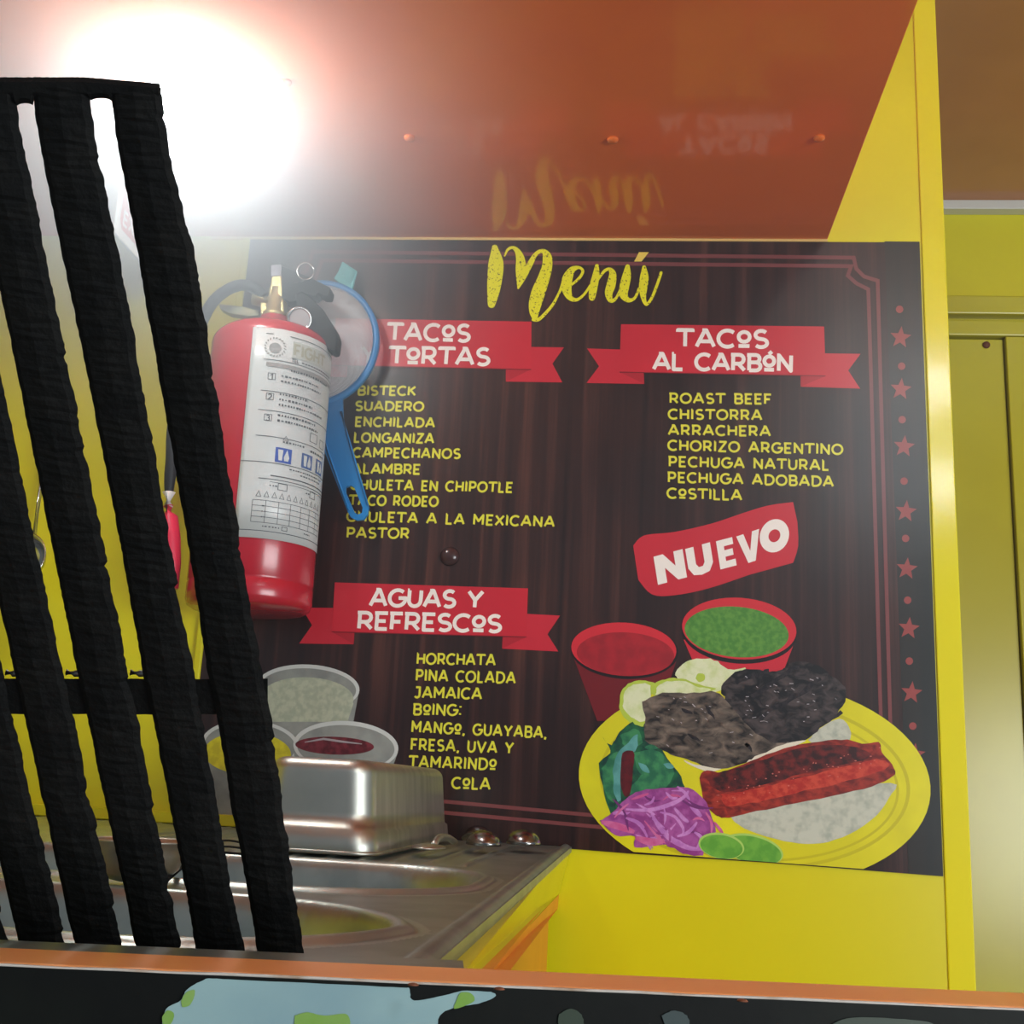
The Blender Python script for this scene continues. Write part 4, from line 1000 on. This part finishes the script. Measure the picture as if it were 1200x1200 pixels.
cslab('front_panel', -.4, .75, -.0008, .0004, -.80, -.0008, counter_black, ct)
bm = bmesh.new(); tube(bm, [cw(-.4+1.15*k/80, -.0003, -.0006+random.uniform(-.0002,.0002)) for k in range(81)], .00045, 8); bmo('white_edge', bm, edge_white, ct, True)
yfp = cw(0,-.0008,0); nfp = Vector((-dirc.y, dirc.x, 0))
def FP(l=0): return Print(lambda x, y: on_plane(x, y, yfp - nfp*(.0004+l*.0002), nfp))
def fb(l, pts, m, name, jag=0, lab=None):
    q = [tuple(a) for a in spline(list(pts)+[pts[0]], 5)[:-1]]; q = [(a+random.uniform(-jag,jag), max(b, 1134.5+a*.0475)+random.uniform(0,jag)) for a, b in q]
    return FP(l).tri(q).out(name, m, ct, lab)
fb(0, [(190,1200),(195,1182),(212,1172),(218,1160),(235,1150),(255,1143),(300,1143),(400,1148),(470,1152),(480,1160),(485,1172),(520,1166),(548,1160),(575,1162),(580,1168),(560,1176),(535,1180),(515,1190),(510,1215),(480,1240),(300,1250),(200,1240)], f_pale, 'front_print', .6, 'pale blue printed shape with green tips')
fb(1, [(212,1173),(218,1163),(228,1160),(227,1170),(222,1178),(214,1180)], f_green, 'front_print', .3)
fb(1, [(535,1172),(540,1163),(552,1164),(556,1172),(546,1178),(532,1182)], f_green, 'front_print', .3)
fb(1, [(345,1190),(360,1186),(380,1190),(405,1188),(410,1200),(400,1212),(350,1212)], f_green, 'front_print', .5)
fb(1, [(190,1192),(196,1184),(204,1188),(200,1200),(192,1205)], f_green, 'front_print', .3)
fb(0, [(655,1188),(668,1182),(680,1187),(684,1200),(672,1212),(656,1205)], mat('print_dim_green', (52,64,52), .4), 'front_print', .6)
fb(0, [(775,1190),(790,1184),(805,1190),(806,1204),(785,1210)], mat('print_dim_blue', (58,70,70), .4), 'front_print', .6)
fb(0, [(975,1200),(1000,1192),(1060,1194),(1095,1200),(1080,1215),(990,1215)], MATS['print_dim_green'], 'front_print', .6)
for px in (484, 585, 870):
    p = cz(px, 1131+px*.0485); bm = bmesh.new(); lathe(bm, p, Vector((0,0,1)), [(.0016,0),(.0012,.0004),(.0003,.0006)], 12); bmo('rust_spot', bm, rust, ct, True)
adopt(ct)
tag(ct, 'foreground counter with orange rail, white edge and black printed front', 'counter')
# ================================================================= LAMPS
lp = on_y(*LAMP_PX, LAMP_Y)
lmp = empty('led_bulb', Vector((lp.x, lp.y, ZS)))
bm = bmesh.new(); lathe(bm, lp+Vector((0,0,-.03)), Vector((0,0,1)), [(.001,0),(.014,.002),(.024,.009),(.030,.022),(.030,.034),(.024,.052),(.017,.064)], 32)
bmo('globe', bm, emis('bulb_light', (.86,.95,1.0), BULB_L), lmp, True)
bm = bmesh.new(); lathe(bm, lp+Vector((0,0,.034)), Vector((0,0,1)), [(.018,0),(.018,.012),(.014,.02),(.014, max(.03, ZS-lp.z-.034-.001))], 24); bmo('socket', bm, sock, lmp, True)
adopt(lmp); tag(lmp, 'glaring white bulb under the orange overhead cabinet behind the grate', 'lamp')
for k, (px, py, yl, hl_) in enumerate(((1098,452,-.55,.28),(1104,566,-.55,.22))):
    d = ray(px, py); q = CAM + d*((2*YW-yl)/d.y); q.y = yl
    o = None; bm = bmesh.new(); tube(bm, [q+Vector((-hl_,0,0)), q+Vector((hl_*.25,0,0))], .02, 16)
    o = bmo('tube_lamp', bm, emis('tube_light', (.9,.97,1.0), TUBE_L), None, True)
    tag(o, ('upper' if k == 0 else 'lower') + ' fluorescent tube lamp behind the camera, reflected in the board', 'lamp')
# unseen soft fill added on the service side, low enough for the cabinet underside
al = bpy.data.lights.new('fill_light', 'AREA'); al.shape = 'RECTANGLE'; al.size = 1.6; al.size_y = 1.0; al.energy = 70; al.color = (.93,.98,1.0)
ao = bpy.data.objects.new('fill_light', al); C.objects.link(ao); ao.location = (2.3, -1.0, .95)
ao.rotation_euler = (Vector((.2,YW,.9))-Vector(ao.location)).to_track_quat('-Z','Y').to_euler()
# ---- scatter volume added to imitate lens bloom round the bulb, thinning outward
hz_ = boxo('bloom_haze', lp.x-.75, lp.x+.75, .05, YW-.03, .95, ZS-.004, None)
hm = bpy.data.materials.new('bloom_volume'); hm.use_nodes = True; hm.node_tree.nodes.clear(); t = NT(hm)
ge = t.n('ShaderNodeNewGeometry'); sb = t.n('ShaderNodeVectorMath', operation='SUBTRACT'); sb.inputs[1].default_value = lp
t.l(ge.outputs['Position'], sb.inputs[0]); sc2 = t.n('ShaderNodeVectorMath', operation='MULTIPLY'); sc2.inputs[1].default_value = (1/PUFF, .55/PUFF, 1/PUFF); t.l(sb.outputs[0], sc2.inputs[0])
ln = t.n('ShaderNodeVectorMath', operation='LENGTH'); t.l(sc2.outputs[0], ln.inputs[0])
m1 = t.n('ShaderNodeMath', operation='SUBTRACT'); m1.use_clamp = True; m1.inputs[0].default_value = 1; t.l(ln.outputs['Value'], m1.inputs[1])
m2 = t.n('ShaderNodeMath', operation='POWER'); m2.inputs[1].default_value = 2.2; t.l(m1.outputs[0], m2.inputs[0])
m3 = t.n('ShaderNodeMath', operation='MULTIPLY_ADD'); m3.inputs[1].default_value = PUFF_D; t.l(m2.outputs[0], m3.inputs[0])
sz = t.n('ShaderNodeSeparateXYZ'); t.l(ge.outputs['Position'], sz.inputs[0]); mr = t.n('ShaderNodeMapRange')   # denser higher up, for the veil of glare
for i_, v_ in ((1,1.0),(2,1.45),(3,HAZE),(4,.10)): mr.inputs[i_].default_value = v_
t.l(sz.outputs[2], mr.inputs[0]); t.l(mr.outputs[0], m3.inputs[2])
vs = t.n('ShaderNodeVolumeScatter'); vs.inputs['Color'].default_value = (.92,.95,1,1); vs.inputs['Anisotropy'].default_value = .2; t.l(m3.outputs[0], vs.inputs['Density'])
ou = t.n('ShaderNodeOutputMaterial'); t.l(vs.outputs[0], ou.inputs['Volume']); hz_.data.materials.append(hm)
tag(hz_, 'added haze volume imitating lens bloom around the bulb', 'haze', kind='stuff')
